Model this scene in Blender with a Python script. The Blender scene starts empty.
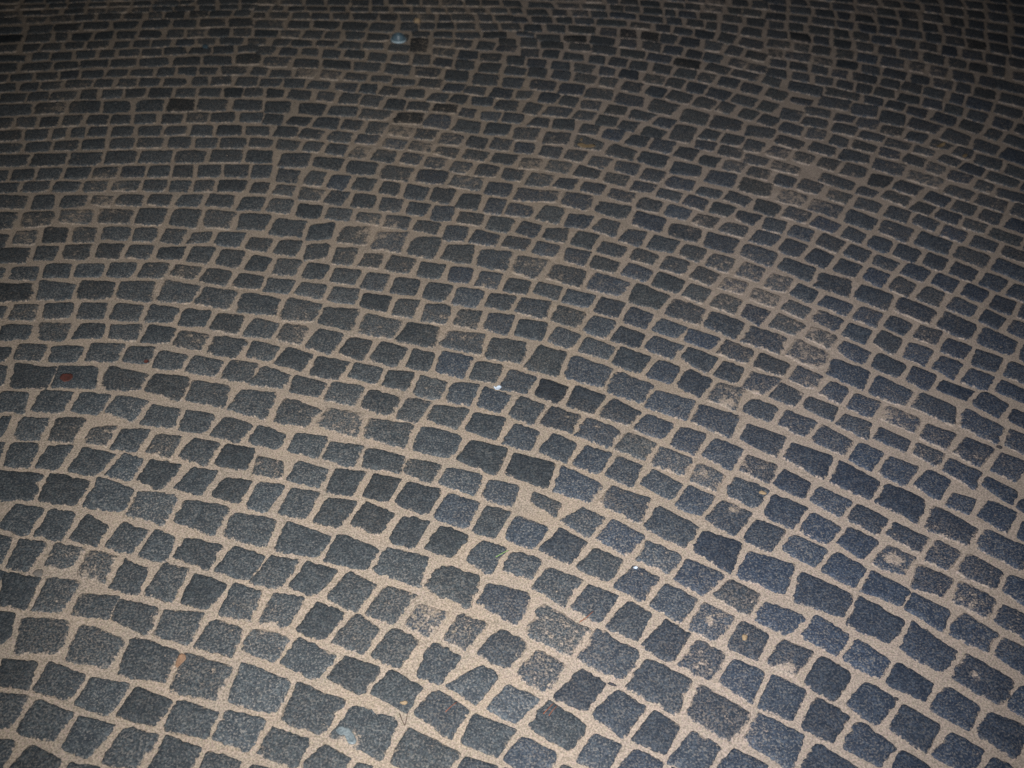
import bpy, math, random
import numpy as np
R = math.radians
scene = bpy.context.scene
C = scene.collection

# ---------------------------------------------------------------- camera
EYE = 1.7                                  # height of the lens above the paving, metres
PITCH, ROLL = R(43.5), R(4.0)
cam = bpy.data.objects.new('camera', bpy.data.cameras.new('camera'))
C.objects.link(cam)
sp, cp, sr, cr = math.sin(PITCH), math.cos(PITCH), math.sin(ROLL), math.cos(ROLL)
from mathutils import Matrix, Vector
right = Vector((cr, sr * sp, sr * cp)); up = Vector((-sr, cr * sp, cr * cp)); back = Vector((0, -cp, sp))
M = Matrix((right, up, back)).transposed().to_4x4(); M.translation = Vector((0, 0, EYE))
cam.matrix_world = M
cam.data.sensor_width = 36.0
cam.data.lens = 36.0 * 1000.0 / 1024.0
cam.data.dof.use_dof = True; cam.data.dof.focus_distance = 2.1; cam.data.dof.aperture_fstop = 3.6
cam.data.clip_start = 0.02; cam.data.clip_end = 2000
scene.camera = cam

# ---------------------------------------------------------------- night sky, flash, exposure
world = bpy.data.worlds.new('World'); scene.world = world; world.use_nodes = True
nt = world.node_tree
sky = nt.nodes.new('ShaderNodeTexSky'); sky.sky_type = 'NISHITA'; sky.sun_disc = False
sky.sun_elevation = R(1.0); sky.sun_rotation = R(200)
nt.links.new(sky.outputs[0], nt.nodes['Background'].inputs[0])
nt.nodes['Background'].inputs[1].default_value = 0.006

fl = bpy.data.lights.new('flash', 'SPOT'); flash = bpy.data.objects.new('flash', fl); C.objects.link(flash)
fl.energy = 395; fl.color = (1.0, 0.985, 0.965); fl.shadow_soft_size = 0.012
fl.spot_size = R(88); fl.spot_blend = 1.0
flash.location = (-0.045, -0.01, EYE + 0.035)
aim = Vector((0.02, 1.98, 0.0))
flash.rotation_euler = (aim - Vector(flash.location)).to_track_quat('-Z', 'Y').to_euler()

scene.view_settings.view_transform = 'Standard'; scene.view_settings.look = 'None'
scene.view_settings.gamma = 1.0; scene.view_settings.exposure = 0.0
scene.view_settings.use_curve_mapping = False
scene.render.engine = 'CYCLES'
scene.cycles.use_denoising = False
scene.cycles.max_bounces = 3

# ---------------------------------------------------------------- materials
def newmat(name):
    m = bpy.data.materials.new(name); m.use_nodes = True
    n = m.node_tree; b = n.nodes['Principled BSDF']
    return m, n, b
def noise(n, vec, scale, detail=2.0, rough=0.5, dims='3D'):
    t = n.nodes.new('ShaderNodeTexNoise'); t.noise_dimensions = dims
    t.inputs['Scale'].default_value = scale; t.inputs['Detail'].default_value = detail; t.inputs['Roughness'].default_value = rough
    n.links.new(vec, t.inputs['Vector']); return t
def math_(n, op, a, b=None, c=None, clamp=False):
    t = n.nodes.new('ShaderNodeMath'); t.operation = op; t.use_clamp = clamp
    for i, v in enumerate((a, b, c)):
        if v is None: continue
        if isinstance(v, (int, float)): t.inputs[i].default_value = v
        else: n.links.new(v, t.inputs[i])
    return t.outputs[0]
def remap(n, v, a, b, c=0.0, d=1.0, smooth=True):
    t = n.nodes.new('ShaderNodeMapRange'); t.interpolation_type = 'SMOOTHSTEP' if smooth else 'LINEAR'
    n.links.new(v, t.inputs['Value'])
    for k, x in zip(('From Min', 'From Max', 'To Min', 'To Max'), (a, b, c, d)): t.inputs[k].default_value = x
    return t.outputs['Result']
def mix(n, f, a, b, blend='MIX'):
    t = n.nodes.new('ShaderNodeMix'); t.data_type = 'RGBA'; t.blend_type = blend
    if isinstance(f, (int, float)): t.inputs['Factor'].default_value = f
    else: n.links.new(f, t.inputs['Factor'])
    for k, v in ((6, a), (7, b)):
        if isinstance(v, tuple): t.inputs[k].default_value = (*v, 1.0)
        else: n.links.new(v, t.inputs[k])
    return t.outputs[2]

def sand_colour(n, pos):
    """beige jointing sand: grains, darker crumbs and faint warm and grey patches"""
    g1 = noise(n, pos, 300, 3, 0.7); g2 = noise(n, pos, 9, 3, 0.55); g3 = noise(n, pos, 170, 2, 0.6)
    col = mix(n, remap(n, g2.outputs['Fac'], 0.35, 0.65), SAND_A, SAND_B)
    g4 = noise(n, pos, 1.3, 2, 0.5)                       # pinker, paler sand towards the near right and far off
    sx = n.nodes.new('ShaderNodeSeparateXYZ'); n.links.new(pos, sx.inputs[0])
    k = math_(n, 'ADD', math_(n, 'MULTIPLY', sx.outputs[0], 0.9), math_(n, 'SUBTRACT', math_(n, 'MULTIPLY', g4.outputs['Fac'], 0.9), math_(n, 'MULTIPLY', sx.outputs[1], 0.25)))
    k = math_(n, 'ADD', k, math_(n, 'MULTIPLY', math_(n, 'MAXIMUM', math_(n, 'SUBTRACT', sx.outputs[1], 1.9), 0.0), 0.55))
    col = mix(n, remap(n, k, 0.15, 0.75), col, SAND_C)
    col = mix(n, remap(n, g1.outputs['Fac'], 0.30, 0.70), mix(n, 0.62, (0.03, 0.025, 0.02), col), mix(n, 0.30, col, (0.80, 0.70, 0.60)))
    col = mix(n, remap(n, g3.outputs['Fac'], 0.62, 0.74, 0.0, 0.45), col, (0.10, 0.085, 0.075))
    col = mix(n, 0.16, col, g1.outputs['Color'], 'OVERLAY')
    return col, g1
SAND_A, SAND_B, SAND_C = (0.290, 0.228, 0.172), (0.245, 0.200, 0.158), (0.318, 0.260, 0.226)

m_sand, n, b = newmat('jointing_sand')
pos = n.nodes.new('ShaderNodeNewGeometry').outputs['Position']
col, g1 = sand_colour(n, pos)
n.links.new(col, b.inputs['Base Color']); b.inputs['Roughness'].default_value = 0.95; b.inputs['Specular IOR Level'].default_value = 0.1
bp = n.nodes.new('ShaderNodeBump'); bp.inputs['Strength'].default_value = 0.5; bp.inputs['Distance'].default_value = 0.002
n.links.new(g1.outputs['Fac'], bp.inputs['Height']); n.links.new(bp.outputs[0], b.inputs['Normal'])

m_stone, n, b = newmat('basalt')
pos = n.nodes.new('ShaderNodeNewGeometry').outputs['Position']
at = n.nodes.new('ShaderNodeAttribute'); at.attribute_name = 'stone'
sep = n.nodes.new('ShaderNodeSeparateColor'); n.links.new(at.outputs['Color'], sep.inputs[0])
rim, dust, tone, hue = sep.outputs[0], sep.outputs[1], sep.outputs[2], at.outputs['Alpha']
ga = noise(n, pos, 215, 3.0, 0.72); gb = noise(n, pos, 250, 2.0, 0.6); gc = noise(n, pos, 55, 3, 0.6); gd = noise(n, pos, 190, 2, 0.6)
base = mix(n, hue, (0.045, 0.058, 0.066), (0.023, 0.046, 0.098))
dark = mix(n, 0.66, base, (0.010, 0.013, 0.020)); light = mix(n, 0.28, base, (0.17, 0.19, 0.20))
colr = mix(n, remap(n, ga.outputs['Fac'], 0.36, 0.66), dark, light)
colr = mix(n, remap(n, gc.outputs['Fac'], 0.38, 0.62, 0.0, 0.60), colr, dark)
colr = mix(n, 0.10, colr, ga.outputs['Color'], 'OVERLAY')
spk = math_(n, 'MULTIPLY', remap(n, gb.outputs['Fac'], 0.56, 0.62), remap(n, tone, 0.7, 1.35, 0.22, 0.60))
colr = mix(n, spk, colr, (0.20, 0.195, 0.185))
mul = n.nodes.new('ShaderNodeMix'); mul.data_type = 'RGBA'; mul.blend_type = 'MULTIPLY'; mul.inputs['Factor'].default_value = 1.0
n.links.new(colr, mul.inputs[6])
cmb = n.nodes.new('ShaderNodeCombineColor')
for k in range(3): n.links.new(tone, cmb.inputs[k])
n.links.new(cmb.outputs[0], mul.inputs[7])
scol, _ = sand_colour(n, pos)
e = remap(n, rim, 0.80, 1.06, 0.0, 0.52)
gs = noise(n, pos, 3.4, 2, 0.55)              # sand swept across several stones at a time
dust = math_(n, 'ADD', dust, remap(n, gs.outputs['Fac'], 0.52, 0.72, 0.0, 0.22))
v = math_(n, 'ADD', e, dust)
v = math_(n, 'ADD', v, math_(n, 'MULTIPLY', math_(n, 'SUBTRACT', gc.outputs['Fac'], 0.5), 1.25))
v = math_(n, 'ADD', v, math_(n, 'MULTIPLY', math_(n, 'SUBTRACT', gd.outputs['Fac'], 0.5), 1.0))
mask = remap(n, v, 0.36, 0.60, 0.0, 0.94)
# fine dust lying everywhere in the pits of the rough stone
film = math_(n, 'MULTIPLY', remap(n, gb.outputs['Fac'], 0.47, 0.57), math_(n, 'ADD', math_(n, 'MULTIPLY', dust, 0.85), 0.03))
mask = math_(n, 'MAXIMUM', mask, film)
fin = mix(n, mask, mul.outputs[2], scol)
n.links.new(fin, b.inputs['Base Color']); b.inputs['Roughness'].default_value = 0.7; b.inputs['Specular IOR Level'].default_value = 0.3
bp = n.nodes.new('ShaderNodeBump'); bp.inputs['Strength'].default_value = 0.6; bp.inputs['Distance'].default_value = 0.0025
n.links.new(ga.outputs['Fac'], bp.inputs['Height']); n.links.new(bp.outputs[0], b.inputs['Normal'])

def plain(name, c1, c2, scale=400, rough=0.6, spec=0.3):
    m, n, b = newmat(name)
    p = n.nodes.new('ShaderNodeNewGeometry').outputs['Position']
    t = noise(n, p, scale, 2, 0.6)
    n.links.new(mix(n, remap(n, t.outputs['Fac'], 0.35, 0.65), c1, c2), b.inputs['Base Color'])
    b.inputs['Roughness'].default_value = rough; b.inputs['Specular IOR Level'].default_value = spec
    return m

# ---------------------------------------------------------------- helpers
def link(name, verts, faces, mat, parent=None, smooth=True):
    me = bpy.data.meshes.new(name); me.from_pydata([tuple(map(float, v)) for v in verts], [], faces); me.validate(); me.update()
    if smooth: me.polygons.foreach_set('use_smooth', [True] * len(me.polygons))
    if mat: me.materials.append(mat)
    o = bpy.data.objects.new(name, me); C.objects.link(o)
    if parent: o.parent = parent
    return o
def tag(o, label=None, category=None, group=None, kind=None):
    for k, v in (('label', label), ('category', category), ('group', group), ('kind', kind)):
        if v: o[k] = v
    return o

# ---------------------------------------------------------------- ground: one sheet of jointing sand to the horizon
rng = np.random.default_rng(7)
def lattice(x, y, cell, seed):
    xi = np.floor(x / cell).astype(int); yi = np.floor(y / cell).astype(int); fx = x / cell - xi; fy = y / cell - yi
    fx = fx * fx * (3 - 2 * fx); fy = fy * fy * (3 - 2 * fy)
    h = lambda a, b: (np.sin(a * 127.1 + b * 311.7 + seed * 74.7) * 43758.5453) % 1.0
    return (h(xi, yi) * (1 - fx) + h(xi + 1, yi) * fx) * (1 - fy) + (h(xi, yi + 1) * (1 - fx) + h(xi + 1, yi + 1) * fx) * fy
fine = np.concatenate([[-400, -60, -14], np.arange(-5.0, 5.001, 0.016), [14, 60, 400]])
finey = np.concatenate([[-400, -60, -10], np.arange(-1.0, 7.001, 0.016), [16, 60, 400]])
GX, GY = np.meshgrid(fine, finey)
GZ = (lattice(GX, GY, 0.05, 1) - 0.5) * 0.0030 + (lattice(GX, GY, 0.021, 2) - 0.5) * 0.0024 - 0.0002
GZ[(np.abs(GX) > 5) | (GY < -1) | (GY > 7)] = 0
nx, ny = len(fine), len(finey)
idx = np.arange(nx * ny).reshape(ny, nx)
faces = np.stack([idx[:-1, :-1], idx[:-1, 1:], idx[1:, 1:], idx[1:, :-1]], -1).reshape(-1, 4)
me = bpy.data.meshes.new('ground')
me.vertices.add(nx * ny); me.vertices.foreach_set('co', np.stack([GX, GY, GZ], -1).ravel().astype(np.float32))
me.loops.add(faces.size); me.loops.foreach_set('vertex_index', faces.ravel().astype(np.int32))
me.polygons.add(len(faces)); me.polygons.foreach_set('loop_start', (np.arange(len(faces)) * 4).astype(np.int32))
me.polygons.foreach_set('use_smooth', np.ones(len(faces), bool))
me.update(); me.validate(); me.materials.append(m_sand)
tag_ground = bpy.data.objects.new('ground', me); C.objects.link(tag_ground); tag_ground['kind'] = 'structure'

# ---------------------------------------------------------------- cobblestones
# corners of every stone top on the ground, millimetres: x,y of far-left, far-right, near-right, near-left corner,
# then sand cover (percent), darkness, smoothness; a stone that stands as its own object also has its description
SINGLE = """266,861,315,840,289,793,230,814,0,0,0|narrow blue-black cobble, first above bottom edge, sixth course up left edge
601,896,662,858,622,812,564,849,0,0,0|blue-black cobble, first above bottom edge, eighth course up left edge
-795,793,-731,769,-738,720,-811,741,0,0,0|dark grey cobble, second from left edge, first course above bottom left corner
-286,827,-242,808,-255,769,-318,788,0,0,0|dark grey cobble, second above bottom edge, third course up left edge
-565,823,-500,808,-516,758,-578,761,0,0,0|dark grey cobble, second above bottom edge, second course up left edge
61,869,126,845,101,790,34,824,0,0,0|dark grey cobble, second above bottom edge, fifth course up left edge
-141,873,-50,831,-78,786,-165,803,0,0,0|broad dark grey cobble, second above bottom edge, fourth course up left edge
372,902,419,876,383,822,325,843,0,0,0|narrow blue-black cobble, second above bottom edge, seventh course up left edge
193,883,238,868,213,818,162,834,0,0,0|narrow blue-black cobble, second above bottom edge, sixth course up left edge
857,936,905,907,865,857,812,892,0,0,0|blue-black cobble, twenty-seventh from left edge, tenth course above bottom left corner
-645,834,-580,825,-602,766,-660,768,0,0,0|dark grey cobble, fourth from left edge, second course above bottom left corner
-382,855,-317,836,-332,786,-399,806,0,0,0|dark grey cobble, third above bottom edge, third course up left edge
689,947,740,904,707,864,646,897,0,0,0|blue-black cobble, second above bottom edge, ninth course up left edge
502,948,577,911,542,845,468,894,0,0,0|broad blue-black cobble, second above bottom edge, eighth course up left edge
-728,849,-663,837,-690,778,-737,793,0,0,0|narrow dark grey cobble, third from left edge, second course above bottom left corner
-26,908,47,883,17,832,-43,854,0,0,0|dark grey cobble, third above bottom edge, fifth course up left edge
942,983,1007,958,960,899,906,940,0,0,0|blue-black cobble, first from right edge, first course above bottom right corner
306,937,347,914,320,861,261,882,0,0,0|narrow blue-black cobble, third above bottom edge, seventh course up left edge
-246,909,-165,885,-184,811,-279,848,0,0,0|broad dark grey cobble, third above bottom edge, fourth course up left edge
-471,881,-399,867,-419,810,-482,828,0,0,0|dark grey cobble, fourth above bottom edge, third course up left edge
780,986,836,951,797,897,743,938,0,0,0|blue-black cobble, twenty-sixth from left edge, tenth course above bottom left corner
110,943,180,901,142,852,76,894,0,0,0|dark grey cobble, third above bottom edge, sixth course up left edge
-815,875,-746,856,-761,804,-828,815,0,0,0|dark grey cobble, second from left edge, second course above bottom left corner
613,989,669,957,626,904,578,931,0,0,0|narrow blue-black cobble, third above bottom edge, ninth course up left edge
-564,894,-492,877,-498,829,-574,840,0,0,0|dark grey cobble, fifth from left edge, third course above bottom left corner
399,999,483,948,442,891,365,935,0,0,0|broad blue-black cobble, third above bottom edge, eighth course up left edge
-98,951,-40,916,-67,860,-137,903,0,0,0|dark grey cobble, fourth above bottom edge, fifth course up left edge
237,975,287,946,245,885,191,926,0,0,0|blue-black cobble, fourth above bottom edge, seventh course up left edge
-355,948,-267,912,-300,850,-370,872,0,0,0|dark grey cobble, fourth above bottom edge, fourth course up left edge
-915,884,-833,882,-845,823,-897,826,0,0,0|dark grey cobble, first from left edge, second course above bottom left corner
-647,913,-578,893,-596,844,-662,859,0,0,0|dark grey cobble, fourth from left edge, third course above bottom left corner
873,1033,924,995,890,948,827,983,0,0,0|blue-black cobble, second from right edge, first course above bottom right corner
31,970,90,948,48,896,-2,923,0,0,0|narrow dark grey cobble, fourth above bottom edge, sixth course up left edge
718,1029,766,998,721,944,671,983,0,0,0|narrow blue-black cobble, twenty-fifth from left edge, tenth course above bottom left corner
539,1031,595,1003,561,944,503,964,0,0,0|blue-black cobble, fourth above bottom edge, ninth course up left edge
-732,927,-663,918,-682,858,-744,875,0,0,0|dark grey cobble, third from left edge, third course above bottom left corner
-190,985,-130,954,-152,906,-219,936,0,0,0|dark grey cobble, fifth above bottom edge, fifth course up left edge
169,1015,213,988,179,935,117,954,0,0,0|narrow blue-black cobble, fifth above bottom edge, seventh course up left edge
-469,979,-372,948,-390,886,-474,899,0,0,0|broad dark grey cobble, sixth from left edge, fourth course above bottom left corner
300,1044,379,1010,343,939,253,986,0,0,0|broad blue-black cobble, fourth above bottom edge, eighth course up left edge
-21,1006,11,990,-25,929,-82,964,0,0,0|narrow dark grey cobble, fifth above bottom edge, sixth course up left edge
792,1079,845,1037,820,1002,757,1030,0,0,0|blue-black cobble, third from right edge, first course above bottom right corner
-821,951,-749,931,-765,882,-827,897,0,0,0|dark grey cobble, second from left edge, third course above bottom left corner
935,1108,1008,1054,966,1003,889,1052,0,0,0|broad blue-black cobble, second from right edge, second course above bottom right corner
468,1057,522,1037,488,974,433,1009,0,0,0|blue-black cobble, fifth above bottom edge, ninth course up left edge
641,1082,692,1043,647,988,597,1021,0,0,0|blue-black cobble, twenty-fourth from left edge, tenth course above bottom left corner
-580,991,-487,967,-500,902,-584,911,0,0,0|broad dark grey cobble, fifth from left edge, fourth course above bottom left corner
-905,952,-848,948,-841,899,-901,902,0,0,0|narrow dark grey cobble, first from left edge, third course above bottom left corner
-278,1008,-211,987,-240,932,-303,962,0,0,0|dark grey cobble, sixth above bottom edge, fifth course up left edge
89,1049,139,1018,101,961,45,998,40,0,0|sand-smeared dark grey cobble, sixth above bottom edge, seventh course up left edge
-119,1049,-62,1026,-96,966,-140,983,0,0,0|narrow dark grey cobble, sixth above bottom edge, sixth course up left edge
-687,1017,-598,994,-603,931,-689,939,0,0,0|broad dark grey cobble, fourth from left edge, fourth course above bottom left corner
400,1098,452,1068,414,1010,359,1040,0,0,0|blue-black cobble, sixth above bottom edge, ninth course up left edge
719,1125,773,1081,742,1042,684,1075,0,0,1|smooth blue-black cobble, fourth from right edge, first course above bottom right corner
-374,1039,-298,1008,-327,959,-396,983,0,0,0|dark grey cobble, eighth from left edge, fifth course above bottom left corner
570,1111,625,1085,575,1033,530,1057,25,0,0|narrow blue-black cobble, twenty-third from left edge, tenth course above bottom left corner
203,1106,284,1057,244,1001,164,1034,0,0,0|broad blue-black cobble, fifth above bottom edge, eighth course up left edge
1021,1151,1082,1117,1041,1067,990,1112,0,0,0|blue-black cobble, first from right edge, third course above bottom right corner
10,1090,66,1061,29,1008,-32,1034,0,0,0|dark grey cobble, seventh above bottom edge, seventh course up left edge
843,1174,912,1112,872,1066,800,1107,0,0,0|broad blue-black cobble, third from right edge, second course above bottom right corner
-197,1075,-146,1052,-179,993,-232,1016,0,0,0|narrow dark grey cobble, seventh above bottom edge, sixth course up left edge
-793,1039,-703,1011,-713,950,-795,960,30,0,0|broad dark grey cobble, third from left edge, fourth course above bottom left corner
-466,1053,-395,1042,-410,987,-475,1008,0,0,0|dark grey cobble, seventh from left edge, fifth course above bottom left corner
338,1137,382,1107,344,1046,288,1076,0,0,0|narrow blue-black cobble, seventh above bottom edge, ninth course up left edge
492,1148,544,1121,510,1063,454,1087,0,0,0|narrow blue-black cobble, twenty-second from left edge, tenth course above bottom left corner
-549,1067,-485,1049,-496,994,-565,1007,0,0,0|dark grey cobble, sixth from left edge, fifth course above bottom left corner
645,1173,706,1135,667,1086,611,1125,0,0,0|blue-black cobble, fifth from right edge, first course above bottom right corner
-907,1044,-819,1043,-809,978,-894,967,25,0,0|broad dark grey cobble, second from left edge, fourth course above bottom left corner
-275,1102,-227,1072,-248,1017,-312,1037,30,0,0|dark grey cobble, eighth above bottom edge, sixth course up left edge
953,1204,1006,1162,973,1119,909,1155,0,0,0|blue-black cobble, second from right edge, third course above bottom right corner
-71,1118,-18,1100,-54,1040,-97,1061,30,0,0|narrow dark grey cobble, eighth above bottom edge, seventh course up left edge
93,1157,184,1104,145,1044,63,1083,30,0,0|broad dark grey cobble, sixth above bottom edge, eighth course up left edge
-643,1080,-571,1079,-579,1012,-647,1026,0,0,0|dark grey cobble, fifth from left edge, fifth course above bottom left corner
1046,1231,1107,1194,1072,1149,1013,1190,0,0,0|blue-black cobble, first from right edge, fourth course above bottom right corner
421,1184,476,1157,438,1098,383,1126,35,0,0|blue-black cobble, twenty-first from left edge, tenth course above bottom left corner
749,1230,824,1173,783,1123,706,1155,0,0,0|broad blue-black cobble, fourth from right edge, second course above bottom right corner
-355,1121,-297,1102,-330,1041,-382,1059,0,0,0|narrow dark grey cobble, tenth from left edge, sixth course above bottom left corner
-155,1133,-94,1119,-127,1062,-174,1085,50,0,0|narrow sand-smeared dark grey cobble, ninth above bottom edge, seventh course up left edge
266,1176,309,1151,280,1088,218,1115,0,0,0|narrow blue-black cobble, eighth above bottom edge, ninth course up left edge
548,1200,624,1170,580,1124,520,1152,0,0,0|blue-black cobble, sixth from right edge, first course above bottom right corner
-736,1098,-663,1085,-664,1026,-740,1052,0,0,0|dark grey cobble, fourth from left edge, fifth course above bottom left corner
-443,1136,-382,1130,-406,1061,-459,1069,0,0,0|narrow dark grey cobble, ninth from left edge, sixth course above bottom left corner
863,1244,924,1209,896,1161,836,1205,0,0,0|blue-black cobble, third from right edge, third course above bottom right corner
-815,1103,-746,1104,-750,1054,-818,1057,0,0,0|dark grey cobble, third from left edge, fifth course above bottom left corner
-225,1171,-163,1155,-201,1088,-256,1107,0,0,0|dark grey cobble, eleventh from left edge, seventh course above bottom left corner
187,1208,244,1187,205,1123,151,1154,0,0,0|blue-black cobble, ninth above bottom edge, ninth course up left edge
347,1225,404,1193,368,1137,311,1174,0,0,0|blue-black cobble, twentieth from left edge, tenth course above bottom left corner
-527,1151,-473,1138,-476,1072,-539,1082,0,0,0|dark grey cobble, eighth from left edge, sixth course above bottom left corner
-16,1196,68,1179,44,1099,-37,1150,0,0,0|broad dark grey cobble, seventh above bottom edge, eighth course up left edge
973,1283,1029,1246,999,1198,938,1233,0,0,0|blue-black cobble, second from right edge, fourth course above bottom right corner
481,1246,536,1215,504,1162,443,1206,0,0,0|blue-black cobble, seventh from right edge, first course above bottom right corner
634,1281,730,1232,698,1177,608,1207,0,0,0|broad blue-black cobble, fifth from right edge, second course above bottom right corner
-893,1135,-832,1132,-843,1060,-897,1065,0,0,0|narrow dark grey cobble, second from left edge, fifth course above bottom left corner
-611,1169,-543,1151,-562,1093,-620,1103,0,0,0|dark grey cobble, seventh from left edge, sixth course above bottom left corner
-306,1198,-247,1173,-276,1111,-338,1136,0,0,0|dark grey cobble, tenth from left edge, seventh course above bottom left corner
-983,1138,-913,1134,-913,1065,-964,1071,0,0,0|dark grey cobble, first from left edge, fifth course above bottom left corner
787,1293,852,1254,823,1215,755,1244,0,0,0|blue-black cobble, fourth from right edge, third course above bottom right corner
104,1244,169,1222,134,1157,72,1196,0,0,0|dark grey cobble, tenth above bottom edge, ninth course up left edge
-119,1233,-39,1211,-56,1135,-146,1176,0,0,0|broad dark grey cobble, eighth above bottom edge, eighth course up left edge
279,1263,329,1242,294,1183,236,1210,0,0,0|blue-black cobble, nineteenth from left edge, tenth course above bottom left corner
-679,1186,-630,1179,-638,1105,-696,1113,0,0,0|narrow dark grey cobble, sixth from left edge, sixth course above bottom left corner
890,1321,956,1289,916,1244,863,1264,0,0,0|blue-black cobble, third from right edge, fourth course above bottom right corner
-759,1192,-710,1170,-710,1113,-768,1124,0,0,0|dark grey cobble, fifth from left edge, sixth course above bottom left corner
-394,1216,-330,1201,-363,1142,-415,1155,0,0,0|narrow dark grey cobble, ninth from left edge, seventh course above bottom left corner
397,1290,467,1259,421,1207,365,1240,0,0,0|blue-black cobble, eighth from right edge, first course above bottom right corner
-470,1223,-412,1219,-438,1152,-496,1160,0,0,0|dark grey cobble, eighth from left edge, seventh course above bottom left corner
531,1323,619,1297,587,1222,497,1259,0,0,0|broad blue-black cobble, sixth from right edge, second course above bottom right corner
1010,1359,1067,1317,1034,1272,967,1309,0,0,0|blue-black cobble, second from right edge, fifth course above bottom right corner
719,1339,773,1300,737,1254,678,1287,0,0,0|blue-black cobble, fifth from right edge, third course above bottom right corner
-837,1208,-780,1197,-784,1135,-840,1149,42,0,0|narrow sand-smeared dark grey cobble, fourth from left edge, sixth course above bottom left corner
-234,1268,-149,1250,-161,1176,-256,1210,0,0,0|broad dark grey cobble, ninth from left edge, eighth course above bottom left corner
26,1279,87,1265,67,1218,10,1231,0,0,0|dark grey cobble, eleventh above bottom edge, ninth course up left edge
201,1303,254,1277,229,1224,161,1252,0,0,0|blue-black cobble, eighteenth from left edge, tenth course above bottom left corner
-549,1242,-486,1226,-503,1166,-575,1183,0,0,0|dark grey cobble, seventh from left edge, seventh course above bottom left corner
835,1365,884,1338,848,1293,787,1315,30,0,0|blue-black cobble, fourth from right edge, fourth course above bottom right corner
317,1332,383,1300,354,1256,288,1282,0,0,1|smooth blue-black cobble, ninth from right edge, first course above bottom right corner
-911,1219,-852,1212,-862,1162,-913,1163,36,0,0|narrow sand-smeared dark grey cobble, third from left edge, sixth course above bottom left corner
947,1390,991,1361,950,1315,907,1336,0,0,0|narrow blue-black cobble, third from right edge, fifth course above bottom right corner
-36,1303,10,1286,-19,1222,-71,1254,0,0,0|narrow dark grey cobble, twelfth above bottom edge, ninth course up left edge
-986,1224,-932,1217,-943,1153,-986,1155,0,0,0|narrow dark grey cobble, second from left edge, sixth course above bottom left corner
-340,1296,-258,1264,-272,1211,-360,1225,0,0,0|broad dark grey cobble, eighth from left edge, eighth course above bottom left corner
-651,1257,-577,1243,-591,1186,-664,1210,0,0,0|dark grey cobble, sixth from left edge, seventh course above bottom left corner
636,1377,697,1343,663,1296,600,1335,0,0,0|blue-black cobble, sixth from right edge, third course above bottom right corner
437,1371,514,1344,482,1266,411,1317,0,0,0|broad blue-black cobble, seventh from right edge, second course above bottom right corner
1066,1430,1145,1389,1109,1326,1032,1378,0,0,0|broad blue-black cobble, first from right edge, sixth course above bottom right corner
-723,1272,-678,1253,-681,1195,-736,1206,0,0,0|narrow dark grey cobble, fifth from left edge, seventh course above bottom left corner
126,1348,180,1317,143,1261,85,1293,0,0,0|blue-black cobble, seventeenth from left edge, tenth course above bottom left corner
762,1408,815,1376,771,1328,727,1365,0,0,0|narrow blue-black cobble, fifth from right edge, fourth course above bottom right corner
-454,1319,-360,1286,-378,1234,-465,1242,0,0,0|broad dark grey cobble, seventh from left edge, eighth course above bottom left corner
-131,1333,-69,1315,-104,1258,-156,1276,0,0,0|narrow dark grey cobble, fourteenth from left edge, ninth course above bottom left corner
-796,1282,-740,1268,-756,1211,-810,1222,0,0,0|narrow dark grey cobble, fourth from left edge, seventh course above bottom left corner
866,1431,928,1395,897,1355,841,1395,0,0,0|blue-black cobble, fourth from right edge, fifth course above bottom right corner
239,1384,304,1349,267,1293,204,1330,0,0,1|smooth blue-black cobble, tenth from right edge, first course above bottom right corner
557,1413,617,1387,573,1329,520,1355,0,0,0|blue-black cobble, seventh from right edge, third course above bottom right corner
30,1376,100,1351,64,1292,9,1316,0,0,0|dark grey cobble, sixteenth from left edge, tenth course above bottom left corner
-216,1353,-156,1345,-182,1275,-233,1287,0,0,0|narrow dark grey cobble, thirteenth from left edge, ninth course above bottom left corner
-875,1299,-827,1273,-830,1222,-889,1238,0,0,0|narrow dark grey cobble, third from left edge, seventh course above bottom left corner
684,1442,739,1408,699,1361,649,1391,0,0,0|blue-black cobble, sixth from right edge, fourth course above bottom right corner
-570,1332,-481,1321,-490,1247,-581,1274,0,0,0|broad dark grey cobble, sixth from left edge, eighth course above bottom left corner
344,1432,425,1379,388,1325,309,1369,0,0,0|broad blue-black cobble, eighth from right edge, second course above bottom right corner
970,1491,1046,1431,1011,1386,930,1421,0,0,0|broad blue-black cobble, second from right edge, sixth course above bottom right corner
-953,1305,-901,1300,-905,1231,-962,1239,0,0,0|narrow dark grey cobble, second from left edge, seventh course above bottom left corner
-36,1397,16,1386,-15,1314,-62,1331,0,0,0|narrow dark grey cobble, fifteenth from left edge, tenth course above bottom left corner
175,1410,219,1387,185,1333,127,1372,0,0,0|blue-black cobble, eleventh from right edge, first course above bottom right corner
793,1478,850,1441,816,1397,761,1432,0,0,0|blue-black cobble, fifth from right edge, fifth course above bottom right corner
-1032,1312,-972,1306,-981,1237,-1042,1254,0,0,0|dark grey cobble, first from left edge, seventh course above bottom left corner
-298,1385,-235,1359,-260,1303,-321,1324,0,0,0|dark grey cobble, twelfth from left edge, ninth course above bottom left corner
486,1460,546,1429,500,1365,444,1403,0,0,0|blue-black cobble, eighth from right edge, third course above bottom right corner
-681,1355,-589,1348,-600,1270,-691,1298,0,0,0|broad dark grey cobble, fifth from left edge, eighth course above bottom left corner
1101,1514,1151,1487,1112,1430,1057,1468,0,0,0|blue-black cobble, second from right edge, seventh course above bottom right corner
-381,1388,-318,1383,-346,1314,-400,1324,0,0,0|narrow dark grey cobble, eleventh from left edge, ninth course above bottom left corner
605,1491,673,1457,631,1398,577,1428,0,0,0|blue-black cobble, seventh from right edge, fourth course above bottom right corner
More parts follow.
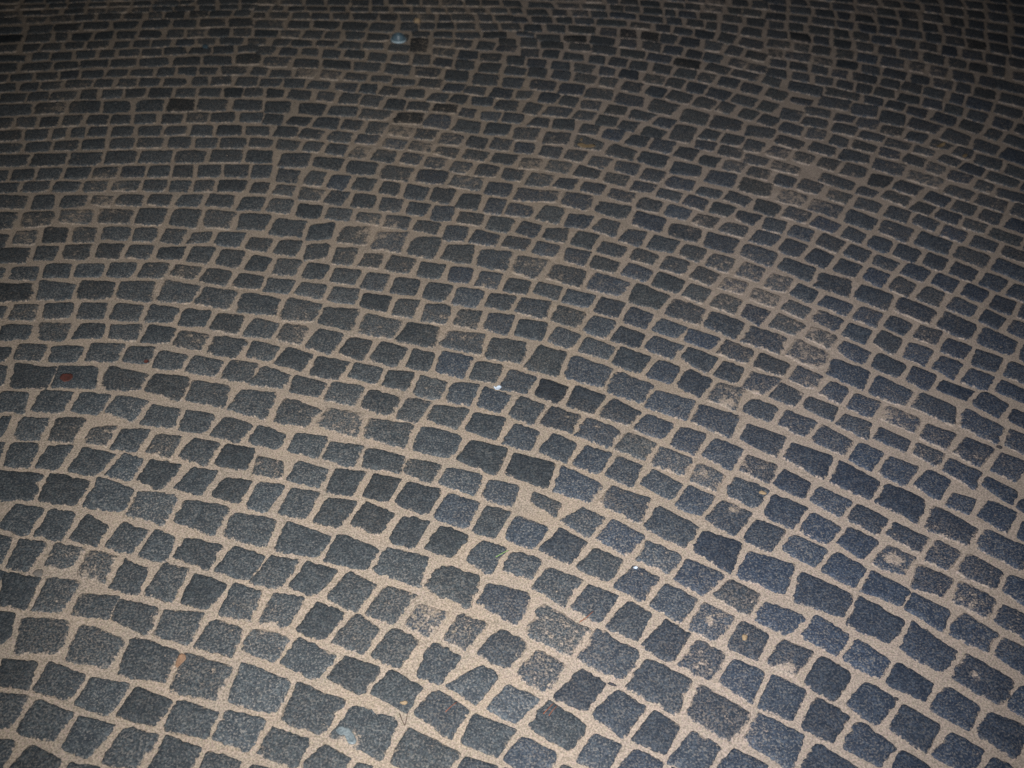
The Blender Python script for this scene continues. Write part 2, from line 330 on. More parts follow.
-121,1426,-55,1404,-78,1335,-148,1357,0,0,0|dark grey cobble, fourteenth from left edge, tenth course above bottom left corner
-784,1372,-705,1366,-709,1287,-795,1308,0,0,0|broad dark grey cobble, fourth from left edge, eighth course above bottom left corner
242,1479,322,1452,297,1379,210,1429,0,0,0|broad blue-black cobble, ninth from right edge, second course above bottom right corner
-463,1410,-406,1401,-421,1331,-480,1341,0,0,0|narrow dark grey cobble, tenth from left edge, ninth course above bottom left corner
878,1545,951,1507,915,1437,837,1489,0,0,0|broad blue-black cobble, third from right edge, sixth course above bottom right corner
716,1522,777,1486,743,1438,686,1479,0,0,0|blue-black cobble, sixth from right edge, fifth course above bottom right corner
415,1495,467,1472,433,1413,379,1437,0,0,0|blue-black cobble, ninth from right edge, third course above bottom right corner
-214,1449,-143,1435,-165,1361,-236,1391,0,0,0|dark grey cobble, thirteenth from left edge, tenth course above bottom left corner
-541,1420,-482,1415,-506,1340,-551,1350,0,0,0|narrow dark grey cobble, ninth from left edge, ninth course above bottom left corner
-886,1400,-803,1375,-810,1314,-890,1321,0,0,0|broad dark grey cobble, third from left edge, eighth course above bottom left corner
-32,1474,30,1462,17,1403,-48,1422,0,0,0|dark grey cobble, fourteenth from left edge, eleventh course above bottom left corner
524,1533,596,1504,557,1447,499,1482,0,0,0|blue-black cobble, eighth from right edge, fourth course above bottom right corner
-994,1405,-904,1390,-909,1322,-988,1327,0,0,0|broad dark grey cobble, second from left edge, eighth course above bottom left corner
-614,1424,-558,1422,-571,1359,-633,1378,0,0,0|narrow dark grey cobble, eighth from left edge, ninth course above bottom left corner
-292,1467,-232,1456,-254,1393,-307,1402,0,0,0|narrow dark grey cobble, twelfth from left edge, tenth course above bottom left corner
130,1531,216,1484,192,1430,111,1454,0,0,0|broad blue-black cobble, tenth from right edge, second course above bottom right corner
-1136,1400,-1011,1401,-1007,1329,-1101,1321,0,0,0|broad dark grey cobble, first from left edge, eighth course above bottom left corner
338,1538,397,1500,368,1454,304,1494,0,0,0|blue-black cobble, tenth from right edge, third course above bottom right corner
641,1568,693,1532,670,1484,609,1520,0,0,0|blue-black cobble, seventh from right edge, fifth course above bottom right corner
980,1596,1025,1572,984,1510,935,1548,0,0,0|narrow blue-black cobble, fourth from right edge, seventh course above bottom right corner
-380,1473,-315,1471,-334,1403,-388,1409,0,0,0|narrow dark grey cobble, eleventh from left edge, tenth course above bottom left corner
778,1607,856,1551,822,1498,744,1538,0,0,0|broad blue-black cobble, fourth from right edge, sixth course above bottom right corner
-692,1448,-640,1440,-656,1376,-716,1389,0,0,0|narrow dark grey cobble, seventh from left edge, ninth course above bottom left corner
-130,1500,-53,1487,-67,1428,-145,1453,0,0,0|dark grey cobble, thirteenth from left edge, eleventh course above bottom left corner
444,1568,496,1538,475,1489,417,1515,35,0,0|blue-black cobble, ninth from right edge, fourth course above bottom right corner
-464,1490,-399,1470,-410,1419,-482,1434,0,0,0|dark grey cobble, tenth from left edge, tenth course above bottom left corner
-790,1464,-721,1452,-745,1383,-802,1403,0,0,0|dark grey cobble, sixth from left edge, ninth course above bottom left corner
1044,1638,1103,1603,1073,1551,1017,1600,0,0,0|blue-black cobble, second from right edge, eighth course above bottom right corner
257,1571,309,1548,284,1481,226,1515,0,0,0|blue-black cobble, eleventh from right edge, third course above bottom right corner
901,1632,959,1604,912,1544,863,1579,0,0,0|blue-black cobble, fifth from right edge, seventh course above bottom right corner
-216,1520,-148,1509,-167,1454,-228,1481,0,0,0|dark grey cobble, twelfth from left edge, eleventh course above bottom left corner
20,1560,108,1537,92,1463,1,1496,0,0,0|broad dark grey cobble, eleventh from right edge, second course above bottom right corner
561,1605,624,1579,599,1522,538,1556,0,0,0|blue-black cobble, eighth from right edge, fifth course above bottom right corner
-855,1474,-811,1460,-819,1402,-874,1412,0,0,0|narrow dark grey cobble, fifth from left edge, ninth course above bottom left corner
1175,1670,1231,1641,1180,1582,1133,1613,0,0,0|narrow blue-black cobble, first from right edge, ninth course above bottom right corner
-948,1484,-877,1472,-897,1407,-960,1419,0,0,0|dark grey cobble, fourth from left edge, ninth course above bottom left corner
359,1612,426,1582,405,1528,333,1555,0,0,1|smooth blue-black cobble, tenth from right edge, fourth course above bottom right corner
-318,1546,-236,1528,-238,1478,-321,1489,0,0,0|broad dark grey cobble, eleventh from left edge, eleventh course above bottom left corner
184,1597,239,1578,209,1516,152,1540,0,0,0|blue-black cobble, twelfth from right edge, third course above bottom right corner
676,1654,760,1621,729,1547,646,1605,0,0,0|broad blue-black cobble, fifth from right edge, sixth course above bottom right corner
-1028,1482,-977,1487,-986,1418,-1031,1420,0,0,0|narrow dark grey cobble, third from left edge, ninth course above bottom left corner
837,1671,885,1641,843,1584,802,1616,0,0,0|narrow blue-black cobble, sixth from right edge, seventh course above bottom right corner
-639,1523,-574,1518,-579,1454,-648,1465,0,0,0|dark grey cobble, eighth from left edge, tenth course above bottom left corner
-83,1589,-1,1573,-24,1490,-113,1529,0,0,0|broad dark grey cobble, twelfth from left edge, twelfth course above bottom left corner
-1112,1482,-1053,1488,-1048,1419,-1099,1418,0,0,0|narrow dark grey cobble, second from left edge, ninth course above bottom left corner
-403,1553,-333,1549,-346,1485,-412,1504,0,0,0|dark grey cobble, tenth from left edge, eleventh course above bottom left corner
491,1651,553,1623,513,1554,454,1597,0,0,0|blue-black cobble, ninth from right edge, fifth course above bottom right corner
-714,1535,-657,1525,-670,1458,-734,1480,0,0,0|dark grey cobble, seventh from left edge, tenth course above bottom left corner
1103,1712,1161,1683,1110,1621,1057,1662,0,0,0|blue-black cobble, second from right edge, ninth course above bottom right corner
105,1631,158,1604,135,1545,74,1572,0,0,0|dark grey cobble, thirteenth from right edge, third course above bottom right corner
283,1651,346,1621,314,1570,251,1597,0,0,0|blue-black cobble, eleventh from right edge, fourth course above bottom right corner
-801,1540,-745,1539,-752,1473,-808,1487,40,0,0|narrow sand-smeared dark grey cobble, sixth from left edge, tenth course above bottom left corner
-488,1575,-416,1569,-432,1505,-497,1522,0,0,0|dark grey cobble, ninth from left edge, eleventh course above bottom left corner
-201,1630,-106,1599,-129,1532,-219,1548,0,0,0|broad dark grey cobble, eleventh from left edge, twelfth course above bottom left corner
410,1681,468,1664,435,1597,382,1621,0,0,0|blue-black cobble, tenth from right edge, fifth course above bottom right corner
756,1722,819,1676,787,1628,722,1665,0,0,0|blue-black cobble, seventh from right edge, seventh course above bottom right corner
-882,1547,-822,1553,-835,1488,-888,1491,0,0,0|narrow dark grey cobble, fifth from left edge, tenth course above bottom left corner
575,1709,660,1673,627,1605,549,1657,0,0,0|broad blue-black cobble, sixth from right edge, sixth course above bottom right corner
-578,1593,-513,1567,-520,1523,-592,1536,0,0,0|dark grey cobble, eighth from left edge, eleventh course above bottom left corner
16,1652,70,1634,50,1571,-12,1591,0,0,0|dark grey cobble, fourteenth from right edge, third course above bottom right corner
185,1692,266,1655,230,1602,161,1632,0,0,0|blue-black cobble, twelfth from right edge, fourth course above bottom right corner
-324,1638,-228,1627,-238,1552,-333,1580,0,0,0|broad dark grey cobble, tenth from left edge, twelfth course above bottom left corner
-662,1612,-595,1591,-617,1535,-682,1552,0,0,0|dark grey cobble, seventh from left edge, eleventh course above bottom left corner
-1040,1570,-978,1574,-982,1504,-1035,1503,0,0,0|narrow dark grey cobble, third from left edge, tenth course above bottom left corner
-1120,1563,-1062,1566,-1058,1499,-1114,1501,0,0,0|narrow dark grey cobble, second from left edge, tenth course above bottom left corner
334,1719,392,1688,362,1639,294,1662,0,0,0|dark grey cobble, eleventh from right edge, fifth course above bottom right corner
1135,1816,1205,1757,1170,1703,1098,1755,0,0,0|broad dark grey cobble, second from right edge, tenth course above bottom right corner
-82,1680,-9,1670,-31,1601,-100,1623,0,0,0|dark grey cobble, fifteenth from left edge, thirteenth course above bottom left corner
676,1764,743,1731,704,1679,649,1713,0,0,0|dark grey cobble, eighth from right edge, seventh course above bottom right corner
-755,1625,-690,1615,-699,1557,-758,1559,0,0,0|dark grey cobble, sixth from left edge, eleventh course above bottom left corner
-430,1661,-343,1653,-351,1572,-447,1606,40,0,0|broad sand-smeared dark grey cobble, ninth from left edge, twelfth course above bottom left corner
465,1763,557,1733,524,1658,439,1704,0,0,0|broad dark grey cobble, seventh from right edge, sixth course above bottom right corner
100,1721,167,1695,145,1639,73,1659,0,0,0|dark grey cobble, thirteenth from right edge, fourth course above bottom right corner
937,1807,1006,1768,977,1721,901,1758,35,0,0|dark grey cobble, fourth from right edge, ninth course above bottom right corner
-841,1633,-773,1623,-775,1566,-848,1571,0,0,0|dark grey cobble, fifth from left edge, eleventh course above bottom left corner
-179,1699,-99,1690,-124,1627,-194,1647,0,0,0|dark grey cobble, fourteenth from left edge, thirteenth course above bottom left corner
-538,1689,-449,1655,-477,1597,-550,1608,0,0,0|dark grey cobble, eighth from left edge, twelfth course above bottom left corner
250,1763,311,1725,283,1677,211,1700,0,0,0|dark grey cobble, twelfth from right edge, fifth course above bottom right corner
24,1748,80,1721,53,1656,-1,1683,0,0,0|dark grey cobble, fourteenth from right edge, fourth course above bottom right corner
-248,1716,-192,1707,-219,1638,-268,1648,0,0,0|narrow dark grey cobble, thirteenth from left edge, thirteenth course above bottom left corner
1032,1864,1105,1820,1082,1754,995,1809,0,0,0|broad dark grey cobble, third from right edge, tenth course above bottom right corner
-930,1655,-856,1644,-873,1576,-939,1602,0,0,0|dark grey cobble, fourth from left edge, eleventh course above bottom left corner
357,1804,451,1776,420,1707,326,1742,0,0,0|broad dark grey cobble, eighth from right edge, sixth course above bottom right corner
-1014,1656,-950,1656,-957,1591,-1020,1599,0,0,0|dark grey cobble, third from left edge, eleventh course above bottom left corner
-343,1735,-266,1714,-286,1654,-354,1672,0,0,0|dark grey cobble, twelfth from left edge, thirteenth course above bottom left corner
-646,1703,-564,1699,-571,1614,-662,1637,0,0,0|broad dark grey cobble, seventh from left edge, twelfth course above bottom left corner
-1109,1654,-1038,1655,-1042,1588,-1107,1590,0,0,0|dark grey cobble, second from left edge, eleventh course above bottom left corner
159,1799,228,1771,196,1704,138,1730,0,0,0|dark grey cobble, thirteenth from right edge, fifth course above bottom right corner
-67,1771,-1,1747,-28,1687,-77,1707,0,0,0|dark grey cobble, fifteenth from left edge, fourteenth course above bottom left corner
518,1847,579,1828,548,1754,483,1786,45,0,0|sand-smeared dark grey cobble, tenth from right edge, seventh course above bottom right corner
-143,1780,-80,1779,-101,1708,-155,1716,0,0,0|dark grey cobble, fourteenth from left edge, fourteenth course above bottom left corner
-435,1753,-360,1744,-374,1677,-445,1692,0,0,0|dark grey cobble, eleventh from left edge, thirteenth course above bottom left corner
-769,1726,-680,1714,-675,1637,-768,1661,0,0,0|broad dark grey cobble, sixth from left edge, twelfth course above bottom left corner
934,1918,1009,1865,973,1809,894,1847,0,0,0|broad dark grey cobble, fourth from right edge, tenth course above bottom right corner
260,1864,351,1822,316,1755,235,1787,0,0,0|broad dark grey cobble, ninth from right edge, sixth course above bottom right corner
-530,1768,-452,1746,-466,1700,-532,1708,0,0,0|dark grey cobble, tenth from left edge, thirteenth course above bottom left corner
-866,1738,-782,1732,-780,1654,-872,1679,0,0,0|broad dark grey cobble, fifth from left edge, twelfth course above bottom left corner
-5,1842,58,1821,36,1761,-32,1771,0,0,0|dark grey cobble, fifteenth from right edge, fifth course above bottom right corner
607,1894,684,1877,625,1819,575,1834,0,0,0|dark grey cobble, eighth from right edge, eighth course above bottom right corner
442,1891,504,1855,461,1791,412,1824,0,0,0|dark grey cobble, eleventh from right edge, seventh course above bottom right corner
-986,1756,-886,1735,-889,1677,-978,1677,0,0,0|broad dark grey cobble, fourth from left edge, twelfth course above bottom left corner
-611,1791,-546,1765,-554,1721,-639,1724,0,0,0|dark grey cobble, ninth from left edge, thirteenth course above bottom left corner
-1206,1737,-1111,1738,-1103,1661,-1186,1661,0,0,0|broad dark grey cobble, second from left edge, twelfth course above bottom left corner
-1100,1743,-1013,1747,-991,1676,-1090,1670,0,0,0|broad dark grey cobble, third from left edge, twelfth course above bottom left corner
831,1970,915,1931,879,1858,801,1910,0,0,0|broad dark grey cobble, fifth from right edge, tenth course above bottom right corner
151,1913,248,1872,222,1804,132,1826,0,0,0|broad dark grey cobble, tenth from right edge, sixth course above bottom right corner
-697,1806,-629,1798,-639,1732,-706,1739,0,0,0|dark grey cobble, eighth from left edge, thirteenth course above bottom left corner
-491,1841,-408,1828,-431,1766,-493,1774,0,0,0|dark grey cobble, tenth from left edge, fourteenth course above bottom left corner
-181,1893,-106,1877,-125,1801,-191,1817,0,0,0|dark grey cobble, fifteenth from left edge, fifteenth course above bottom left corner
66,1941,132,1921,111,1830,27,1852,0,0,0|dark grey cobble, eleventh from right edge, sixth course above bottom right corner
277,1957,348,1926,318,1865,251,1892,0,0,0|dark grey cobble, thirteenth from right edge, seventh course above bottom right corner
-571,1868,-505,1846,-522,1785,-590,1807,0,0,0|dark grey cobble, ninth from left edge, fourteenth course above bottom left corner
748,2038,820,1989,783,1919,704,1977,50,0,0|broad sand-smeared dark grey cobble, sixth from right edge, tenth course above bottom right corner
-340,1915,-270,1895,-294,1826,-360,1843,0,0,0|dark grey cobble, thirteenth from left edge, fifteenth course above bottom left corner
-1051,1830,-976,1835,-976,1770,-1046,1769,0,0,0|dark grey cobble, fourth from left edge, thirteenth course above bottom left corner
-58,1959,30,1953,19,1871,-73,1880,0,0,0|broad dark grey cobble, thirteenth from left edge, sixteenth course above bottom left corner
-758,1893,-677,1881,-692,1817,-763,1828,0,0,0|dark grey cobble, seventh from left edge, fourteenth course above bottom left corner
1277,2145,1345,2092,1307,2030,1230,2077,0,0,0|broad dark grey cobble, second from right edge, eleventh course above bottom right corner
-507,1944,-442,1933,-462,1852,-528,1875,0,0,0|dark grey cobble, eleventh from left edge, fifteenth course above bottom left corner
-169,1973,-80,1970,-89,1890,-192,1917,0,0,0|broad dark grey cobble, twelfth from left edge, sixteenth course above bottom left corner
633,2077,715,2045,687,1974,595,2016,0,0,0|broad dark grey cobble, seventh from right edge, tenth course above bottom right corner
-281,1995,-198,1984,-210,1903,-303,1924,0,0,0|broad dark grey cobble, eleventh from left edge, sixteenth course above bottom left corner
-1207,1896,-1132,1899,-1123,1833,-1194,1833,0,0,0|dark grey cobble, second from left edge, fourteenth course above bottom left corner
-394,2021,-300,2000,-317,1928,-405,1940,0,0,0|broad grey cobble, tenth from left edge, sixteenth course above bottom left corner
1184,2199,1252,2154,1213,2083,1140,2136,0,0,0|broad grey cobble, third from right edge, eleventh course above bottom right corner
530,2130,613,2093,579,2023,501,2070,0,0,0|broad grey cobble, eighth from right edge, tenth course above bottom right corner
-505,2036,-418,2034,-423,1945,-515,1967,0,0,0|broad grey cobble, ninth from left edge, sixteenth course above bottom left corner
-610,2066,-519,2045,-530,1973,-615,1972,30,0,0|broad grey cobble, eighth from left edge, sixteenth course above bottom left corner
432,2174,508,2140,486,2068,394,2107,0,0,0|broad grey cobble, ninth from right edge, tenth course above bottom right corner
1075,2256,1158,2202,1121,2142,1039,2192,0,0,0|broad grey cobble, fourth from right edge, eleventh course above bottom right corner
12,2130,91,2123,72,2050,-3,2072,0,0,0|grey cobble, fifteenth from right edge, eighth course above bottom right corner
-731,2073,-633,2058,-633,1988,-734,1994,0,0,0|broad grey cobble, seventh from left edge, sixteenth course above bottom left corner
328,2235,416,2185,379,2127,301,2147,0,0,0|broad grey cobble, tenth from right edge, tenth course above bottom right corner
-837,2081,-754,2075,-753,1997,-847,2012,0,0,0|broad grey cobble, sixth from left edge, sixteenth course above bottom left corner
-947,2102,-854,2084,-861,2013,-947,2013,0,0,0|broad grey cobble, fifth from left edge, sixteenth course above bottom left corner
-1418,2032,-1290,2046,-1270,1981,-1386,1955,0,0,0|broad grey cobble, first from left edge, sixteenth course above bottom left corner
-1273,2063,-1181,2058,-1170,1995,-1251,1987,0,0,0|broad grey cobble, second from left edge, sixteenth course above bottom left corner
-1063,2082,-977,2091,-963,2007,-1052,2013,0,0,0|broad grey cobble, fourth from left edge, sixteenth course above bottom left corner
-1168,2077,-1079,2076,-1071,2009,-1152,2000,0,0,0|broad grey cobble, third from left edge, sixteenth course above bottom left corner
213,2270,310,2229,278,2174,186,2190,0,0,0|broad grey cobble, eleventh from right edge, tenth course above bottom right corner
866,2342,947,2312,917,2238,831,2277,0,0,0|broad grey cobble, sixth from right edge, eleventh course above bottom right corner
96,2292,185,2275,168,2195,78,2228,0,0,0|broad grey cobble, twelfth from right edge, tenth course above bottom right corner
-6,2321,83,2312,45,2219,-23,2248,0,0,0|broad grey cobble, thirteenth from right edge, tenth course above bottom right corner
-113,2339,-26,2340,-40,2248,-122,2264,0,0,0|broad grey cobble, fifteenth from left edge, twentieth course above bottom left corner
-309,2377,-229,2386,-248,2276,-325,2299,0,0,0|grey cobble, thirteenth from left edge, twentieth course above bottom left corner
-420,2386,-332,2399,-344,2299,-425,2309,35,0,0|grey cobble, twelfth from left edge, twentieth course above bottom left corner
-518,2403,-443,2414,-444,2321,-531,2328,0,0,0|grey cobble, eleventh from left edge, twentieth course above bottom left corner
-719,2423,-634,2419,-636,2338,-726,2340,0,0,0|broad grey cobble, ninth from left edge, twentieth course above bottom left corner"""
